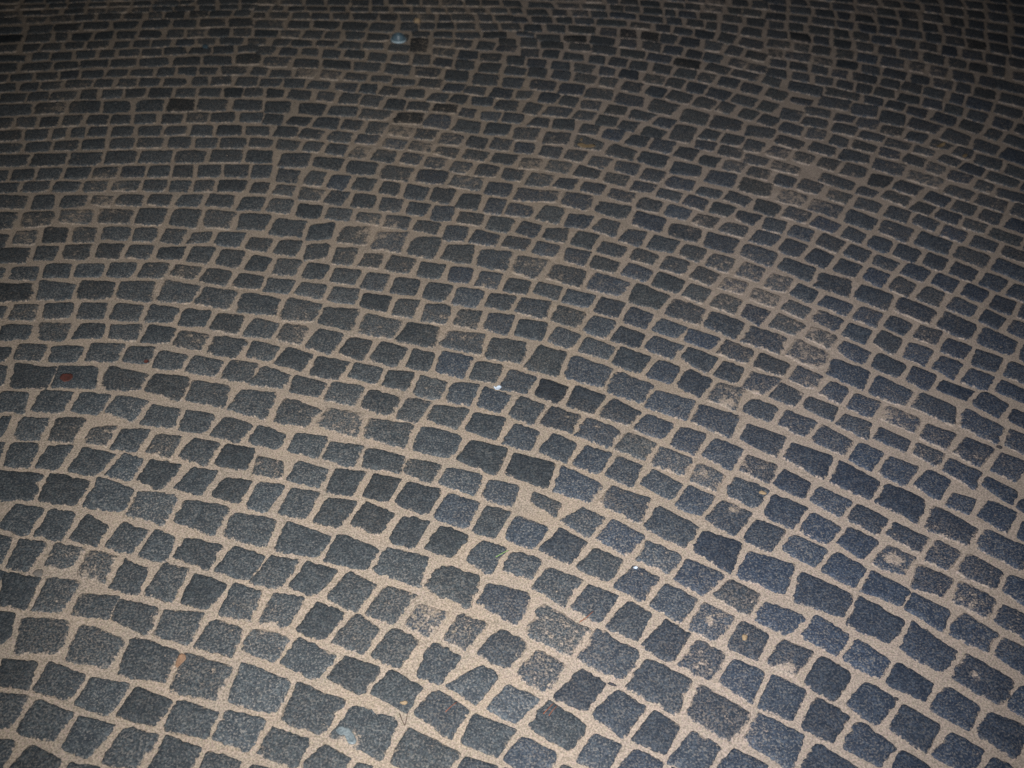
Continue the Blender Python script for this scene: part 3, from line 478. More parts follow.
MASS = """-1000,1050,-929,1050,-917,1002,-934,976,0,0,0
-485,802,-425,789,-440,737,-497,753,0,0,0
-882,801,-825,796,-825,748,-866,745,0,0,0
-716,766,-662,761,-665,721,-715,721,0,0,0
-34,824,23,812,4,772,-55,789,0,0,0
-223,797,-199,795,-212,766,-236,771,0,0,0
447,875,502,849,470,806,412,837,0,0,0
139,822,179,809,153,779,121,800,0,0,0
920,893,951,878,930,838,887,858,0,0,0
755,896,799,867,766,822,728,858,0,0,0
1024,1049,1073,1019,1031,965,977,998,0,0,0
1084,1312,1146,1276,1102,1223,1054,1267,0,0,0
-1197,1643,-1142,1644,-1122,1578,-1201,1579,0,0,0
-1166,1561,-1144,1562,-1142,1499,-1171,1508,0,0,0
-952,1546,-902,1558,-903,1494,-954,1506,50,0,0
-1187,1479,-1129,1482,-1118,1418,-1171,1417,0,0,0
-559,1496,-502,1483,-494,1434,-560,1444,42,0,0
-1064,1231,-1006,1228,-1002,1165,-1035,1165,0,0,0
75,1817,139,1793,114,1733,58,1759,0,-1,0
67,1447,124,1420,112,1383,62,1421,25,0,0
597,1798,654,1773,629,1721,562,1751,0,0,0
677,1863,727,1829,695,1782,639,1809,0,0,0
739,1820,806,1789,781,1737,719,1781,0,0,0
821,1766,879,1740,856,1686,790,1726,0,0,0
900,1727,960,1689,937,1653,874,1691,0,0,0
978,1685,1034,1654,1004,1611,958,1647,30,0,0
1118,1591,1175,1551,1147,1504,1099,1562,0,0,0
806,1881,848,1858,813,1804,768,1834,0,0,0
862,1842,918,1817,880,1757,828,1793,0,0,0
1019,1749,1079,1723,1043,1670,986,1703,30,0,0
1159,1462,1198,1431,1175,1391,1133,1415,0,0,0
1223,1754,1285,1719,1246,1659,1191,1700,0,0,0
1102,1916,1169,1882,1135,1847,1075,1879,0,0,0
1195,1887,1245,1843,1203,1789,1151,1834,0,0,0
1254,1828,1311,1789,1278,1749,1224,1784,0,0,0
1257,1933,1344,1880,1304,1839,1225,1888,0,0,0
1023,1530,1067,1516,1041,1473,993,1494,0,0,0
-1541,2444,-1461,2447,-1448,2382,-1532,2379,0,0,0
-1441,2453,-1387,2464,-1370,2395,-1426,2383,0,0,0
-1358,2464,-1292,2474,-1286,2411,-1352,2402,0,0,0
-1275,2475,-1219,2477,-1215,2425,-1267,2432,40,0,0
-1201,2490,-1133,2495,-1130,2437,-1201,2436,0,0,0
-1111,2502,-1052,2503,-1047,2448,-1109,2453,0,0,0
-1026,2511,-962,2519,-961,2457,-1029,2455,0,0,0
-940,2524,-868,2523,-867,2460,-941,2464,0,0,0
-839,2522,-777,2528,-781,2460,-847,2453,0,0,0
-1566,2351,-1457,2364,-1441,2283,-1533,2268,0,0,0
-1438,2365,-1359,2381,-1340,2308,-1419,2292,35,0,0
-1338,2389,-1252,2400,-1232,2330,-1322,2327,0,0,0
-1234,2407,-1142,2415,-1131,2347,-1215,2341,35,0,0
-1122,2425,-1046,2433,-1039,2350,-1113,2349,0,0,0
-1021,2435,-946,2439,-939,2348,-1019,2357,0,0,0
-929,2443,-844,2441,-844,2358,-920,2357,0,0,0
-825,2434,-742,2442,-745,2361,-822,2357,0,0,0
-1501,2251,-1438,2253,-1428,2191,-1481,2184,0,0,0
-1420,2270,-1367,2283,-1352,2217,-1410,2213,50,0,0
-1351,2302,-1290,2303,-1274,2238,-1333,2227,0,0,0
-1270,2310,-1212,2314,-1198,2248,-1255,2241,0,0,0
-1190,2322,-1118,2329,-1109,2268,-1180,2262,0,0,0
-1102,2326,-1041,2334,-1036,2270,-1092,2264,35,0,0
-1016,2332,-961,2334,-961,2267,-1017,2271,0,0,0
-934,2321,-887,2336,-886,2287,-941,2269,35,0,0
-865,2337,-791,2339,-797,2273,-864,2275,0,0,0
-769,2319,-709,2319,-716,2256,-777,2269,0,0,0
-1433,2188,-1356,2198,-1343,2131,-1419,2127,0,0,0
-1337,2210,-1283,2217,-1275,2153,-1326,2150,0,0,0
-1267,2225,-1198,2233,-1185,2166,-1250,2164,0,0,0
-1176,2242,-1111,2248,-1108,2179,-1167,2180,0,0,0
-1088,2246,-1028,2249,-1025,2187,-1090,2191,30,0,0
-1007,2243,-941,2256,-939,2195,-1001,2193,0,0,0
-919,2259,-857,2263,-862,2186,-920,2191,0,0,0
-836,2255,-772,2255,-775,2174,-839,2189,0,0,0
-747,2240,-689,2234,-701,2163,-756,2175,0,0,0
-1448,2098,-1387,2105,-1379,2062,-1431,2052,0,0,0
-1365,2112,-1302,2122,-1289,2065,-1360,2059,0,0,0
-1284,2136,-1221,2143,-1209,2084,-1272,2078,0,0,0
-1204,2147,-1136,2154,-1125,2096,-1193,2091,0,0,0
-1115,2161,-1047,2167,-1047,2103,-1110,2100,0,0,0
-1026,2171,-962,2176,-961,2110,-1028,2105,0,0,0
-942,2171,-870,2169,-878,2114,-943,2122,0,0,0
-850,2167,-784,2157,-788,2095,-863,2106,0,0,0
-763,2154,-693,2144,-700,2092,-767,2094,0,0,0
-1375,1941,-1316,1946,-1312,1904,-1358,1897,0,0,0
-1298,1957,-1239,1963,-1228,1901,-1291,1900,0,0,0
-1221,1970,-1156,1980,-1144,1924,-1207,1909,0,0,0
-1134,1983,-1070,1988,-1060,1925,-1125,1924,0,0,0
-1046,1992,-975,1989,-972,1927,-1042,1924,0,0,0
-955,1997,-882,1987,-884,1933,-953,1930,0,0,0
-864,1989,-796,1988,-799,1924,-865,1920,0,0,0
-775,1978,-704,1974,-711,1905,-782,1916,0,0,0
-678,1972,-615,1956,-625,1897,-695,1902,0,0,0
-1296,1879,-1225,1882,-1214,1831,-1281,1819,0,0,0
-1106,1902,-1046,1909,-1040,1855,-1109,1843,0,0,0
-1028,1905,-956,1913,-953,1853,-1018,1852,0,0,0
-933,1914,-867,1908,-869,1851,-937,1852,0,0,0
-850,1903,-777,1892,-783,1835,-856,1843,0,0,0
-660,1883,-591,1867,-605,1814,-668,1822,0,0,0
-1306,1790,-1242,1795,-1237,1748,-1284,1742,0,0,0
-1227,1811,-1160,1814,-1153,1755,-1218,1755,0,0,0
-1142,1813,-1068,1818,-1066,1763,-1133,1754,0,0,0
-959,1830,-895,1833,-898,1774,-959,1775,0,0,0
-880,1823,-809,1813,-818,1757,-882,1760,0,0,0
-791,1814,-716,1799,-724,1744,-799,1752,0,0,0
-1278,1727,-1224,1728,-1209,1667,-1249,1663,0,0,0
-755,2526,-689,2524,-692,2450,-762,2459,0,0,0
-680,2594,-608,2584,-621,2528,-681,2527,0,0,0
-590,2588,-533,2587,-549,2513,-602,2523,0,0,0
-514,2584,-450,2577,-455,2508,-519,2513,0,0,0
-431,2572,-368,2566,-374,2498,-432,2502,0,0,0
-345,2557,-283,2551,-298,2491,-350,2495,0,0,0
-268,2542,-208,2548,-218,2469,-277,2470,0,0,0
-189,2522,-120,2517,-128,2459,-194,2466,40,0,0
-95,2513,-29,2504,-43,2433,-110,2446,0,0,0
-42,2415,27,2405,11,2354,-59,2361,0,0,0
-667,2508,-601,2502,-603,2433,-670,2443,0,0,0
-578,2497,-512,2494,-513,2435,-581,2440,0,0,0
-488,2484,-424,2481,-423,2421,-491,2440,0,0,0
-402,2479,-334,2476,-340,2414,-408,2421,0,0,0
-312,2463,-242,2461,-253,2399,-319,2413,0,0,0
-222,2449,-160,2444,-168,2376,-230,2375,0,0,0
-135,2436,-67,2414,-80,2363,-153,2371,0,0,0
-613,2399,-551,2426,-548,2345,-618,2323,0,0,0
-210,2349,-135,2360,-141,2266,-225,2282,0,0,0
-684,2317,-623,2321,-631,2247,-695,2255,0,0,0
-606,2310,-542,2315,-548,2247,-605,2234,0,0,0
-522,2300,-461,2304,-469,2224,-523,2227,0,0,0
-437,2278,-388,2285,-392,2219,-449,2224,40,0,0
-362,2282,-294,2271,-310,2205,-377,2213,0,0,0
-277,2260,-210,2256,-222,2190,-283,2200,0,0,0
-191,2250,-130,2246,-141,2180,-196,2184,0,0,0
-105,2237,-48,2232,-61,2165,-122,2172,0,0,0
-28,2215,33,2206,19,2148,-44,2158,0,0,0
-673,2228,-606,2231,-618,2158,-676,2161,40,0,0
-587,2222,-528,2218,-538,2149,-594,2154,0,0,0
-509,2204,-438,2206,-448,2136,-515,2146,30,0,0
-417,2195,-357,2193,-370,2119,-430,2126,0,0,0
-338,2184,-271,2181,-279,2105,-346,2118,0,0,0
-248,2172,-178,2166,-199,2096,-259,2101,0,0,0
-164,2159,-91,2149,-112,2080,-174,2087,0,0,0
-73,2143,-5,2138,-25,2075,-87,2086,0,0,0
-679,2142,-608,2139,-618,2081,-681,2084,0,0,0
-587,2131,-521,2130,-524,2066,-598,2082,30,0,0
-499,2121,-430,2121,-435,2052,-505,2065,0,0,0
-413,2105,-340,2097,-349,2033,-416,2051,0,0,0
-321,2089,-262,2090,-275,2018,-329,2024,0,0,0
-244,2079,-176,2076,-184,2000,-248,2009,0,0,0
-152,2064,-94,2063,-103,1989,-166,1999,0,0,0
-73,2057,-6,2056,-22,1973,-84,1992,0,0,0
-597,1957,-532,1948,-543,1880,-606,1894,0,0,0
-422,1921,-363,1914,-378,1838,-441,1861,0,0,0
-254,1893,-201,1883,-211,1813,-267,1829,0,0,0
-91,1864,-24,1857,-42,1792,-106,1799,0,0,0
-390,1828,-323,1813,-334,1757,-403,1778,0,0,0
-306,1808,-243,1807,-255,1744,-314,1756,0,0,0
-227,1797,-159,1779,-178,1715,-236,1734,0,0,0
-364,2655,-296,2639,-309,2572,-368,2578,0,0,0
-280,2646,-215,2638,-227,2562,-287,2571,0,0,0
-190,2623,-134,2617,-144,2538,-209,2546,0,0,0
-108,2606,-56,2602,-72,2525,-123,2531,0,0,0
-21,2674,104,2672,90,2610,-35,2604,40,0,0
130,2672,211,2659,195,2575,108,2601,0,0,0
231,2632,330,2619,304,2541,213,2578,0,0,0
343,2592,431,2562,407,2488,326,2521,0,0,0
447,2546,536,2519,516,2452,431,2477,0,0,0
554,2509,644,2476,610,2401,534,2437,0,0,0
663,2466,751,2425,720,2352,633,2399,0,0,0
269,2710,342,2692,326,2632,256,2658,0,0,0
364,2675,428,2652,405,2595,339,2612,0,0,0
448,2643,513,2618,487,2562,425,2583,0,0,0
532,2601,595,2585,565,2526,507,2552,0,0,0
616,2570,681,2548,655,2492,586,2520,0,0,0
709,2536,772,2512,732,2456,671,2478,0,0,0
424,2732,493,2709,471,2662,409,2681,0,0,0
513,2707,569,2677,545,2620,488,2653,0,0,0
591,2675,656,2652,617,2596,568,2619,0,0,0
660,2632,729,2616,692,2560,644,2589,0,0,0
743,2609,800,2588,775,2529,720,2546,0,0,0
556,2759,624,2739,596,2694,534,2715,0,0,0
649,2745,711,2706,680,2661,618,2692,0,0,0
730,2713,798,2677,765,2616,707,2644,0,0,0
-43,2594,29,2572,18,2521,-58,2525,0,0,0
61,2588,126,2579,102,2495,35,2511,0,0,0
140,2552,211,2551,186,2481,122,2489,0,0,0
236,2539,289,2524,272,2450,202,2478,0,0,0
313,2492,367,2485,343,2409,282,2432,0,0,0
391,2473,464,2449,434,2390,364,2406,0,0,0
482,2438,542,2416,512,2351,456,2384,0,0,0
558,2398,620,2380,589,2310,527,2342,0,0,0
646,2367,702,2342,672,2277,608,2304,0,0,0
0,2498,56,2481,36,2415,-22,2436,0,0,0
72,2465,136,2477,125,2402,60,2418,0,0,0
160,2465,226,2452,197,2378,144,2400,0,0,0
239,2424,310,2402,284,2347,215,2369,0,0,0
336,2404,396,2370,376,2326,308,2343,0,0,0
426,2372,488,2348,460,2288,393,2311,35,0,0
509,2331,568,2299,534,2245,477,2279,0,0,0
583,2288,645,2268,620,2216,556,2235,60,0,0
660,2251,729,2216,700,2166,635,2195,60,0,0
46,2400,113,2383,93,2324,31,2340,0,0,0
131,2374,200,2364,178,2294,124,2315,0,0,0
213,2351,284,2323,262,2275,195,2292,0,0,0
311,2327,376,2295,351,2243,285,2270,0,0,0
395,2293,466,2259,435,2202,368,2231,0,0,0
481,2247,535,2224,503,2163,453,2195,0,0,0
561,2215,616,2190,587,2123,522,2160,0,0,0
632,2175,690,2147,649,2084,607,2123,0,0,0
56,2208,118,2191,103,2130,43,2160,0,0,0
137,2184,209,2164,188,2112,121,2126,0,0,0
229,2162,291,2141,267,2076,207,2098,0,0,0
307,2127,372,2104,341,2038,282,2062,0,0,0
387,2086,456,2056,420,2007,360,2035,0,0,0
462,2052,538,2022,507,1972,443,2002,0,0,0
556,2015,622,1978,595,1927,524,1957,0,0,0
640,1974,709,1936,682,1889,613,1917,0,0,0
113,2112,185,2086,161,2022,89,2044,0,0,0
206,2078,267,2057,231,1988,177,2014,0,0,0
279,2042,340,2012,319,1960,249,1983,0,0,0
363,2010,438,1981,400,1925,335,1960,0,0,0
456,1977,523,1942,491,1880,430,1931,0,0,0
539,1931,590,1908,563,1852,506,1871,0,0,0
11,2041,83,2033,68,1963,-2,1976,0,0,0
108,2021,171,1994,143,1935,85,1962,0,0,1
187,1989,257,1956,237,1906,164,1928,0,0,0
372,1917,424,1897,396,1833,332,1854,0,0,0
820,2778,893,2748,864,2685,779,2707,0,0,0
910,2733,996,2698,960,2629,877,2670,40,0,0
1017,2691,1088,2638,1056,2580,979,2614,0,0,0
1112,2641,1192,2600,1149,2524,1078,2577,40,0,0
1215,2592,1294,2543,1255,2476,1174,2524,0,0,0
1314,2529,1392,2486,1354,2419,1274,2465,0,0,0
1418,2481,1508,2412,1472,2354,1374,2415,0,0,0
972,2801,1040,2766,1001,2716,950,2742,0,0,0
1058,2760,1121,2730,1092,2675,1027,2700,0,0,0
1148,2724,1207,2697,1173,2632,1114,2662,0,0,0
1226,2687,1284,2648,1248,2597,1195,2636,0,0,0
1299,2634,1355,2603,1323,2546,1269,2581,0,0,0
1379,2591,1436,2555,1407,2506,1343,2534,0,0,0
1456,2546,1536,2502,1505,2452,1425,2496,0,0,0
1078,2828,1127,2800,1099,2768,1048,2782,0,0,0
1162,2816,1229,2774,1193,2725,1129,2767,0,0,0
1248,2758,1291,2733,1258,2686,1201,2710,0,0,0
1309,2723,1364,2694,1328,2638,1275,2676,0,0,0
1374,2681,1430,2651,1404,2605,1348,2629,40,0,0
1449,2639,1526,2597,1491,2542,1419,2594,0,0,0
1302,2826,1357,2791,1317,2737,1264,2775,0,0,0
1375,2782,1431,2755,1393,2694,1340,2726,0,0,0
1450,2740,1499,2715,1460,2649,1410,2686,0,0,0
1522,2706,1595,2666,1564,2607,1480,2643,0,0,0
1378,2874,1447,2837,1409,2783,1339,2821,0,0,0
1466,2831,1538,2793,1507,2732,1426,2772,0,0,0
1567,2793,1622,2760,1584,2693,1525,2728,0,0,0
1535,2877,1623,2842,1594,2789,1511,2823,0,0,0
823,2679,886,2649,857,2593,790,2620,0,0,0
908,2637,966,2596,933,2547,869,2583,0,0,0
991,2591,1034,2554,1006,2502,956,2534,0,0,0
1060,2553,1110,2522,1077,2460,1026,2497,0,0,0
1128,2519,1185,2482,1148,2423,1094,2453,0,0,0
1207,2480,1257,2453,1220,2390,1174,2423,0,0,0
1277,2444,1333,2404,1293,2349,1242,2385,0,0,0
1357,2403,1410,2368,1364,2312,1318,2342,0,0,0
1424,2355,1485,2323,1448,2258,1380,2300,0,0,0
821,2578,880,2555,852,2494,793,2526,0,0,0
904,2543,961,2505,925,2447,871,2484,0,0,0
981,2495,1032,2464,998,2404,945,2445,0,0,0
1050,2453,1106,2419,1072,2372,1022,2408,0,0,0
1136,2421,1189,2390,1151,2332,1094,2368,0,0,0
1211,2382,1261,2349,1222,2289,1177,2333,0,0,0
1282,2341,1336,2308,1296,2253,1249,2284,0,0,0
1352,2293,1399,2266,1362,2208,1313,2237,0,0,0
1417,2261,1477,2225,1447,2176,1383,2201,0,0,0
790,2503,846,2474,804,2407,750,2438,0,0,0
867,2464,914,2429,876,2364,824,2404,0,0,0
935,2420,990,2390,952,2329,898,2357,0,0,0
1011,2385,1063,2357,1023,2291,981,2328,0,0,0
1088,2354,1129,2315,1089,2255,1043,2293,0,0,0
1159,2314,1202,2286,1166,2219,1113,2255,0,0,0
1229,2274,1283,2238,1247,2184,1187,2219,0,0,0
1303,2225,1345,2190,1309,2143,1266,2175,0,0,0
1369,2187,1436,2151,1395,2093,1327,2134,0,0,0
768,2404,852,2363,816,2294,740,2349,0,0,0
971,2298,1051,2262,1013,2185,936,2241,0,0,0
1362,2087,1413,2047,1378,1989,1328,2018,0,0,0
715,2322,776,2302,744,2237,684,2256,60,0,0
790,2283,840,2252,804,2194,757,2234,0,0,0
859,2238,926,2204,895,2153,828,2194,0,0,0
948,2199,1000,2173,969,2110,913,2145,0,0,0
1025,2168,1076,2139,1037,2083,994,2121,0,0,0
1098,2132,1149,2111,1116,2055,1061,2080,40,0,0
1160,2087,1213,2059,1177,2006,1121,2031,0,0,0
1225,2049,1285,2021,1247,1960,1193,1987,0,0,0
1304,2009,1371,1973,1332,1916,1265,1951,0,0,0
750,2206,803,2173,776,2124,720,2162,0,0,0
830,2171,887,2133,853,2084,795,2123,0,0,0
902,2122,955,2097,923,2038,871,2070,0,0,0
983,2102,1031,2066,992,2001,950,2046,0,0,0
1048,2059,1107,2033,1065,1967,1017,1998,0,0,0
1121,2012,1170,1985,1128,1923,1085,1962,0,0,0
1187,1969,1239,1943,1204,1891,1145,1914,0,0,0
712,2144,780,2100,737,2053,676,2086,0,0,0
795,2094,858,2062,825,2008,768,2049,40,0,0
872,2047,933,2006,900,1954,844,1999,0,0,0
954,2006,1018,1965,981,1913,922,1950,0,0,0
1036,1963,1087,1932,1049,1871,1003,1906,0,0,0
730,1931,788,1898,757,1848,697,1875,0,0,0
-769,2689,-707,2688,-705,2616,-768,2621,0,0,0
-673,2688,-625,2687,-627,2609,-685,2613,0,0,0
-601,2675,-545,2676,-554,2593,-608,2607,0,0,0
-523,2673,-464,2666,-472,2604,-532,2605,0,0,0
-436,2659,-389,2653,-389,2582,-448,2600,0,0,0
-827,2605,-781,2605,-783,2547,-830,2549,0,0,0
-754,2598,-702,2599,-705,2542,-762,2551,0,0,0
-779,2781,-692,2789,-690,2711,-777,2700,0,0,0
-672,2775,-585,2775,-587,2701,-677,2721,0,0,0
-563,2768,-474,2764,-478,2688,-564,2695,0,0,0
-451,2753,-359,2746,-370,2668,-455,2676,0,0,0
-339,2742,-242,2743,-258,2664,-342,2674,0,0,0
-223,2723,-134,2716,-144,2645,-240,2662,0,0,0
-113,2699,-39,2696,-55,2621,-126,2635,0,0,0
-810,2867,-740,2860,-746,2804,-808,2805,0,0,0
-717,2864,-663,2863,-673,2807,-723,2807,0,0,0
-645,2859,-584,2858,-591,2795,-649,2803,0,0,0
-557,2858,-505,2851,-520,2785,-574,2790,0,0,0
-485,2845,-425,2838,-429,2769,-500,2781,0,0,0
-397,2836,-334,2831,-352,2767,-405,2778,0,0,0
-321,2822,-256,2814,-275,2754,-327,2763,0,0,0
-233,2805,-174,2802,-189,2738,-245,2744,0,0,0
-153,2801,-88,2793,-101,2730,-166,2730,0,0,0
-69,2785,-7,2778,-21,2713,-78,2726,0,0,0
-899,2863,-826,2858,-834,2813,-892,2807,0,0,0
-829,2946,-764,2947,-767,2885,-832,2882,0,0,0
-744,2945,-675,2935,-689,2881,-753,2885,0,0,0
-649,2939,-581,2935,-587,2872,-659,2878,0,0,0
-557,2932,-493,2930,-497,2876,-565,2876,0,0,0
-468,2920,-395,2913,-409,2855,-473,2864,0,0,0
-377,2914,-317,2900,-318,2847,-393,2858,0,0,0
-289,2889,-226,2881,-235,2824,-306,2844,0,0,0
-199,2886,-128,2876,-142,2819,-211,2828,0,0,0
-104,2874,-29,2870,-53,2808,-118,2816,0,0,0
-886,3023,-830,3020,-826,2957,-886,2958,0,0,0
-796,3015,-735,3017,-744,2960,-809,2966,0,0,0
-710,3024,-643,3030,-642,2952,-721,2963,0,0,0
-622,3021,-558,3018,-571,2953,-624,2963,0,0,0
-538,3018,-474,3021,-488,2939,-541,2946,0,0,0
-465,3003,-387,2994,-396,2933,-465,2945,50,0,0
-372,2993,-304,2989,-319,2929,-378,2932,0,0,0
-287,2979,-215,2971,-230,2907,-299,2908,50,0,0
-194,2972,-137,2962,-146,2891,-208,2909,0,0,0
-114,2970,-55,2960,-67,2893,-130,2901,0,0,0
-903,3111,-825,3118,-814,3044,-896,3030,0,0,0
-789,3113,-702,3117,-704,3035,-785,3042,0,0,0
-680,3107,-595,3114,-594,3047,-685,3046,0,0,0
-571,3106,-474,3097,-486,3038,-578,3037,0,0,0
-451,3095,-365,3103,-368,3027,-461,3020,0,-1,0
-343,3099,-271,3096,-273,3001,-362,3016,0,0,0
-240,3075,-168,3064,-174,2992,-260,2997,0,0,0
-140,3068,-65,3065,-78,2992,-154,2993,0,0,0
-921,3196,-863,3195,-865,3143,-912,3129,0,0,0
-841,3203,-769,3197,-769,3131,-841,3141,0,0,0
-741,3204,-687,3196,-685,3136,-741,3137,0,0,0
-659,3203,-599,3203,-604,3133,-665,3129,0,0,0
-582,3199,-518,3197,-530,3120,-590,3130,0,0,0
-495,3187,-438,3186,-440,3113,-505,3117,0,0,0
-421,3175,-356,3178,-356,3117,-427,3117,0,0,0
-331,3175,-257,3172,-260,3117,-336,3120,0,-1,0
-239,3155,-189,3153,-196,3089,-246,3105,0,0,0
-166,3142,-102,3142,-116,3083,-169,3087,0,0,0
-89,3144,-23,3139,-33,3078,-96,3082,0,0,0
-956,3265,-888,3274,-890,3219,-953,3208,0,0,0
-878,3281,-808,3284,-807,3224,-868,3212,0,0,0
-782,3276,-717,3279,-721,3224,-792,3217,0,0,0
-696,3273,-619,3282,-625,3212,-688,3229,0,0,0
-603,3280,-552,3281,-551,3215,-604,3221,0,0,0
-525,3270,-468,3266,-476,3206,-536,3209,0,0,0
-439,3262,-380,3268,-383,3206,-446,3206,0,0,0
-350,3244,-292,3247,-302,3186,-363,3189,0,0,0
-273,3249,-223,3247,-237,3183,-289,3196,0,0,0
-207,3243,-138,3245,-141,3187,-205,3187,0,0,0
-116,3228,-46,3234,-54,3158,-129,3164,0,0,0
-1004,3351,-956,3348,-952,3292,-1007,3289,0,0,0
-935,3338,-873,3340,-864,3291,-933,3281,0,0,0
-849,3360,-778,3357,-785,3299,-846,3297,0,0,0
-760,3362,-691,3354,-698,3296,-757,3299,0,0,0
-670,3357,-598,3352,-601,3301,-673,3301,0,0,0
-576,3350,-511,3352,-515,3305,-576,3304,0,0,0
-496,3340,-425,3337,-427,3297,-497,3285,0,0,0
-402,3351,-326,3351,-333,3282,-408,3292,0,0,0
-305,3326,-240,3327,-256,3272,-319,3270,0,0,0
-232,3317,-169,3315,-171,3253,-242,3268,0,0,0
-134,3319,-72,3310,-78,3244,-154,3247,0,0,0
-981,3432,-895,3442,-890,3367,-976,3361,0,0,0
-871,3438,-793,3439,-781,3377,-869,3364,0,0,0
-769,3444,-677,3444,-665,3380,-764,3381,0,0,0
-657,3443,-565,3450,-561,3379,-648,3378,0,0,0
-541,3447,-448,3441,-454,3366,-536,3374,0,0,0
-429,3434,-337,3432,-350,3364,-423,3369,0,0,0
-316,3430,-240,3432,-238,3349,-318,3351,0,0,0
-216,3422,-127,3417,-131,3334,-215,3334,0,0,0
-107,3403,-31,3408,-48,3329,-107,3331,0,0,0
-1023,3516,-965,3519,-961,3457,-1024,3445,0,0,0
-938,3517,-883,3516,-882,3456,-940,3455,0,0,0
-863,3523,-804,3526,-805,3470,-856,3471,0,0,0
-785,3529,-726,3522,-724,3465,-780,3462,0,0,0
-700,3536,-639,3534,-629,3470,-702,3477,0,0,0
-613,3531,-552,3525,-549,3459,-611,3460,0,0,0
-529,3524,-470,3527,-464,3462,-526,3465,0,0,0
-448,3537,-389,3537,-388,3459,-445,3454,0,0,0
-368,3523,-306,3516,-308,3451,-371,3460,0,0,0
-289,3517,-224,3513,-224,3449,-288,3439,0,0,0
-195,3505,-121,3513,-135,3438,-204,3434,0,0,0
-94,3499,-31,3482,-37,3430,-111,3431,0,0,0
-1077,3572,-1017,3579,-1010,3532,-1065,3513,0,0,0
-980,3582,-921,3591,-927,3535,-980,3526,0,0,0
-914,3589,-846,3587,-840,3544,-909,3533,0,0,0
-820,3597,-747,3599,-760,3557,-820,3549,0,0,0
-726,3606,-660,3602,-660,3545,-736,3548,0,0,0
-647,3609,-576,3612,-575,3564,-645,3554,0,0,0
-547,3611,-475,3610,-478,3552,-551,3551,0,0,0
-478,3679,-411,3679,-407,3557,-468,3553,0,-1,0
-384,3605,-301,3603,-312,3537,-380,3546,0,0,0
-283,3598,-217,3598,-218,3530,-286,3529,0,0,0
-201,3585,-121,3591,-134,3525,-202,3523,0,0,0
-1069,3649,-988,3657,-987,3604,-1058,3594,0,0,0
-973,3661,-902,3666,-902,3607,-961,3608,0,0,0
-880,3673,-817,3677,-816,3610,-884,3609,0,0,0
-800,3672,-751,3686,-750,3625,-801,3612,0,0,0
-729,3691,-657,3690,-664,3632,-719,3622,0,0,0
-646,3685,-565,3688,-567,3639,-637,3625,0,0,0
-548,3695,-489,3699,-494,3635,-551,3625,0,0,0
-384,3679,-319,3678,-326,3620,-388,3620,0,0,0
-309,3685,-241,3682,-251,3619,-302,3617,0,0,0
-215,3686,-155,3685,-166,3616,-224,3617,0,0,0
-138,3667,-69,3671,-80,3618,-148,3615,0,0,0
-1084,3733,-983,3744,-976,3676,-1081,3663,0,0,0
-960,3747,-886,3755,-878,3693,-954,3678,0,0,0
-867,3763,-772,3771,-769,3705,-854,3698,0,0,0
-754,3776,-660,3780,-666,3708,-748,3704,0,0,0
-646,3784,-553,3785,-560,3714,-642,3703,0,0,0
15,2769,88,2763,69,2696,-5,2692,0,0,0
107,2748,163,2748,144,2690,82,2695,0,0,0
184,2740,253,2727,232,2670,171,2688,0,0,0
-13,2858,47,2853,34,2792,-30,2794,50,0,0
74,2853,144,2845,129,2775,56,2790,0,0,0
170,2836,235,2807,219,2759,147,2771,0,0,0
259,2804,328,2790,310,2725,239,2749,0,0,0
347,2765,416,2746,388,2704,326,2707,0,0,0
-39,2953,17,2952,14,2884,-48,2890,0,0,0
50,2940,114,2934,98,2869,35,2875,0,0,0
133,2929,197,2922,171,2857,117,2867,0,0,0
216,2899,279,2883,245,2826,193,2840,0,0,0
295,2881,368,2863,343,2793,280,2822,0,0,0
385,2844,449,2828,420,2765,360,2778,0,0,0
461,2807,538,2786,516,2726,436,2743,0,0,0
-45,3045,35,3055,21,2972,-57,2970,0,0,0
58,3035,139,3037,126,2961,45,2955,0,0,0
164,3036,251,2987,235,2938,146,2945,40,0,0
280,2987,356,2949,338,2886,252,2913,0,0,0
379,2951,467,2926,435,2853,356,2887,0,0,0
482,2902,568,2878,549,2814,460,2827,0,0,0
598,2861,680,2845,653,2762,566,2792,0,0,0
697,2832,790,2800,764,2720,670,2751,0,0,0
19,3124,64,3120,57,3066,-12,3066,0,0,0
86,3127,153,3129,145,3058,76,3060,0,0,0
181,3104,238,3095,223,3038,163,3037,0,0,0
260,3087,327,3080,300,3006,243,3024,0,0,0
348,3053,406,3042,382,2977,318,2994,0,0,0
426,3038,494,3026,465,2947,398,2968,0,0,0
507,2996,570,2983,538,2913,478,2936,0,0,0
579,2951,636,2942,606,2880,557,2902,0,0,0
655,2933,721,2916,690,2858,631,2873,0,0,0
736,2904,795,2881,770,2825,707,2849,0,0,0
-14,3230,40,3219,22,3143,-32,3155,0,0,0
61,3209,142,3207,126,3142,39,3148,0,0,0
166,3195,227,3185,205,3135,139,3132,0,0,0
240,3175,306,3164,284,3098,222,3104,0,0,0
320,3145,375,3140,349,3074,297,3092,0,0,0
401,3124,464,3092,438,3042,375,3057,0,0,0
504,3147,578,3138,541,3026,467,3041,40,0,0
605,3126,653,3108,627,3059,568,3064,0,0,0
672,3107,735,3092,707,3031,643,3040,0,0,0
742,3081,801,3057,768,2994,715,3006,0,0,0
568,3049,632,3036,610,2981,556,2998,0,0,0
650,3026,718,3003,696,2945,625,2963,0,0,0
727,2981,800,2957,775,2910,707,2922,0,0,0
-49,3306,5,3312,-11,3258,-59,3249,0,0,0
36,3311,100,3306,75,3236,19,3244,0,0,0
116,3299,164,3286,149,3219,92,3232,0,0,0
180,3276,249,3272,232,3212,172,3214,0,0,0
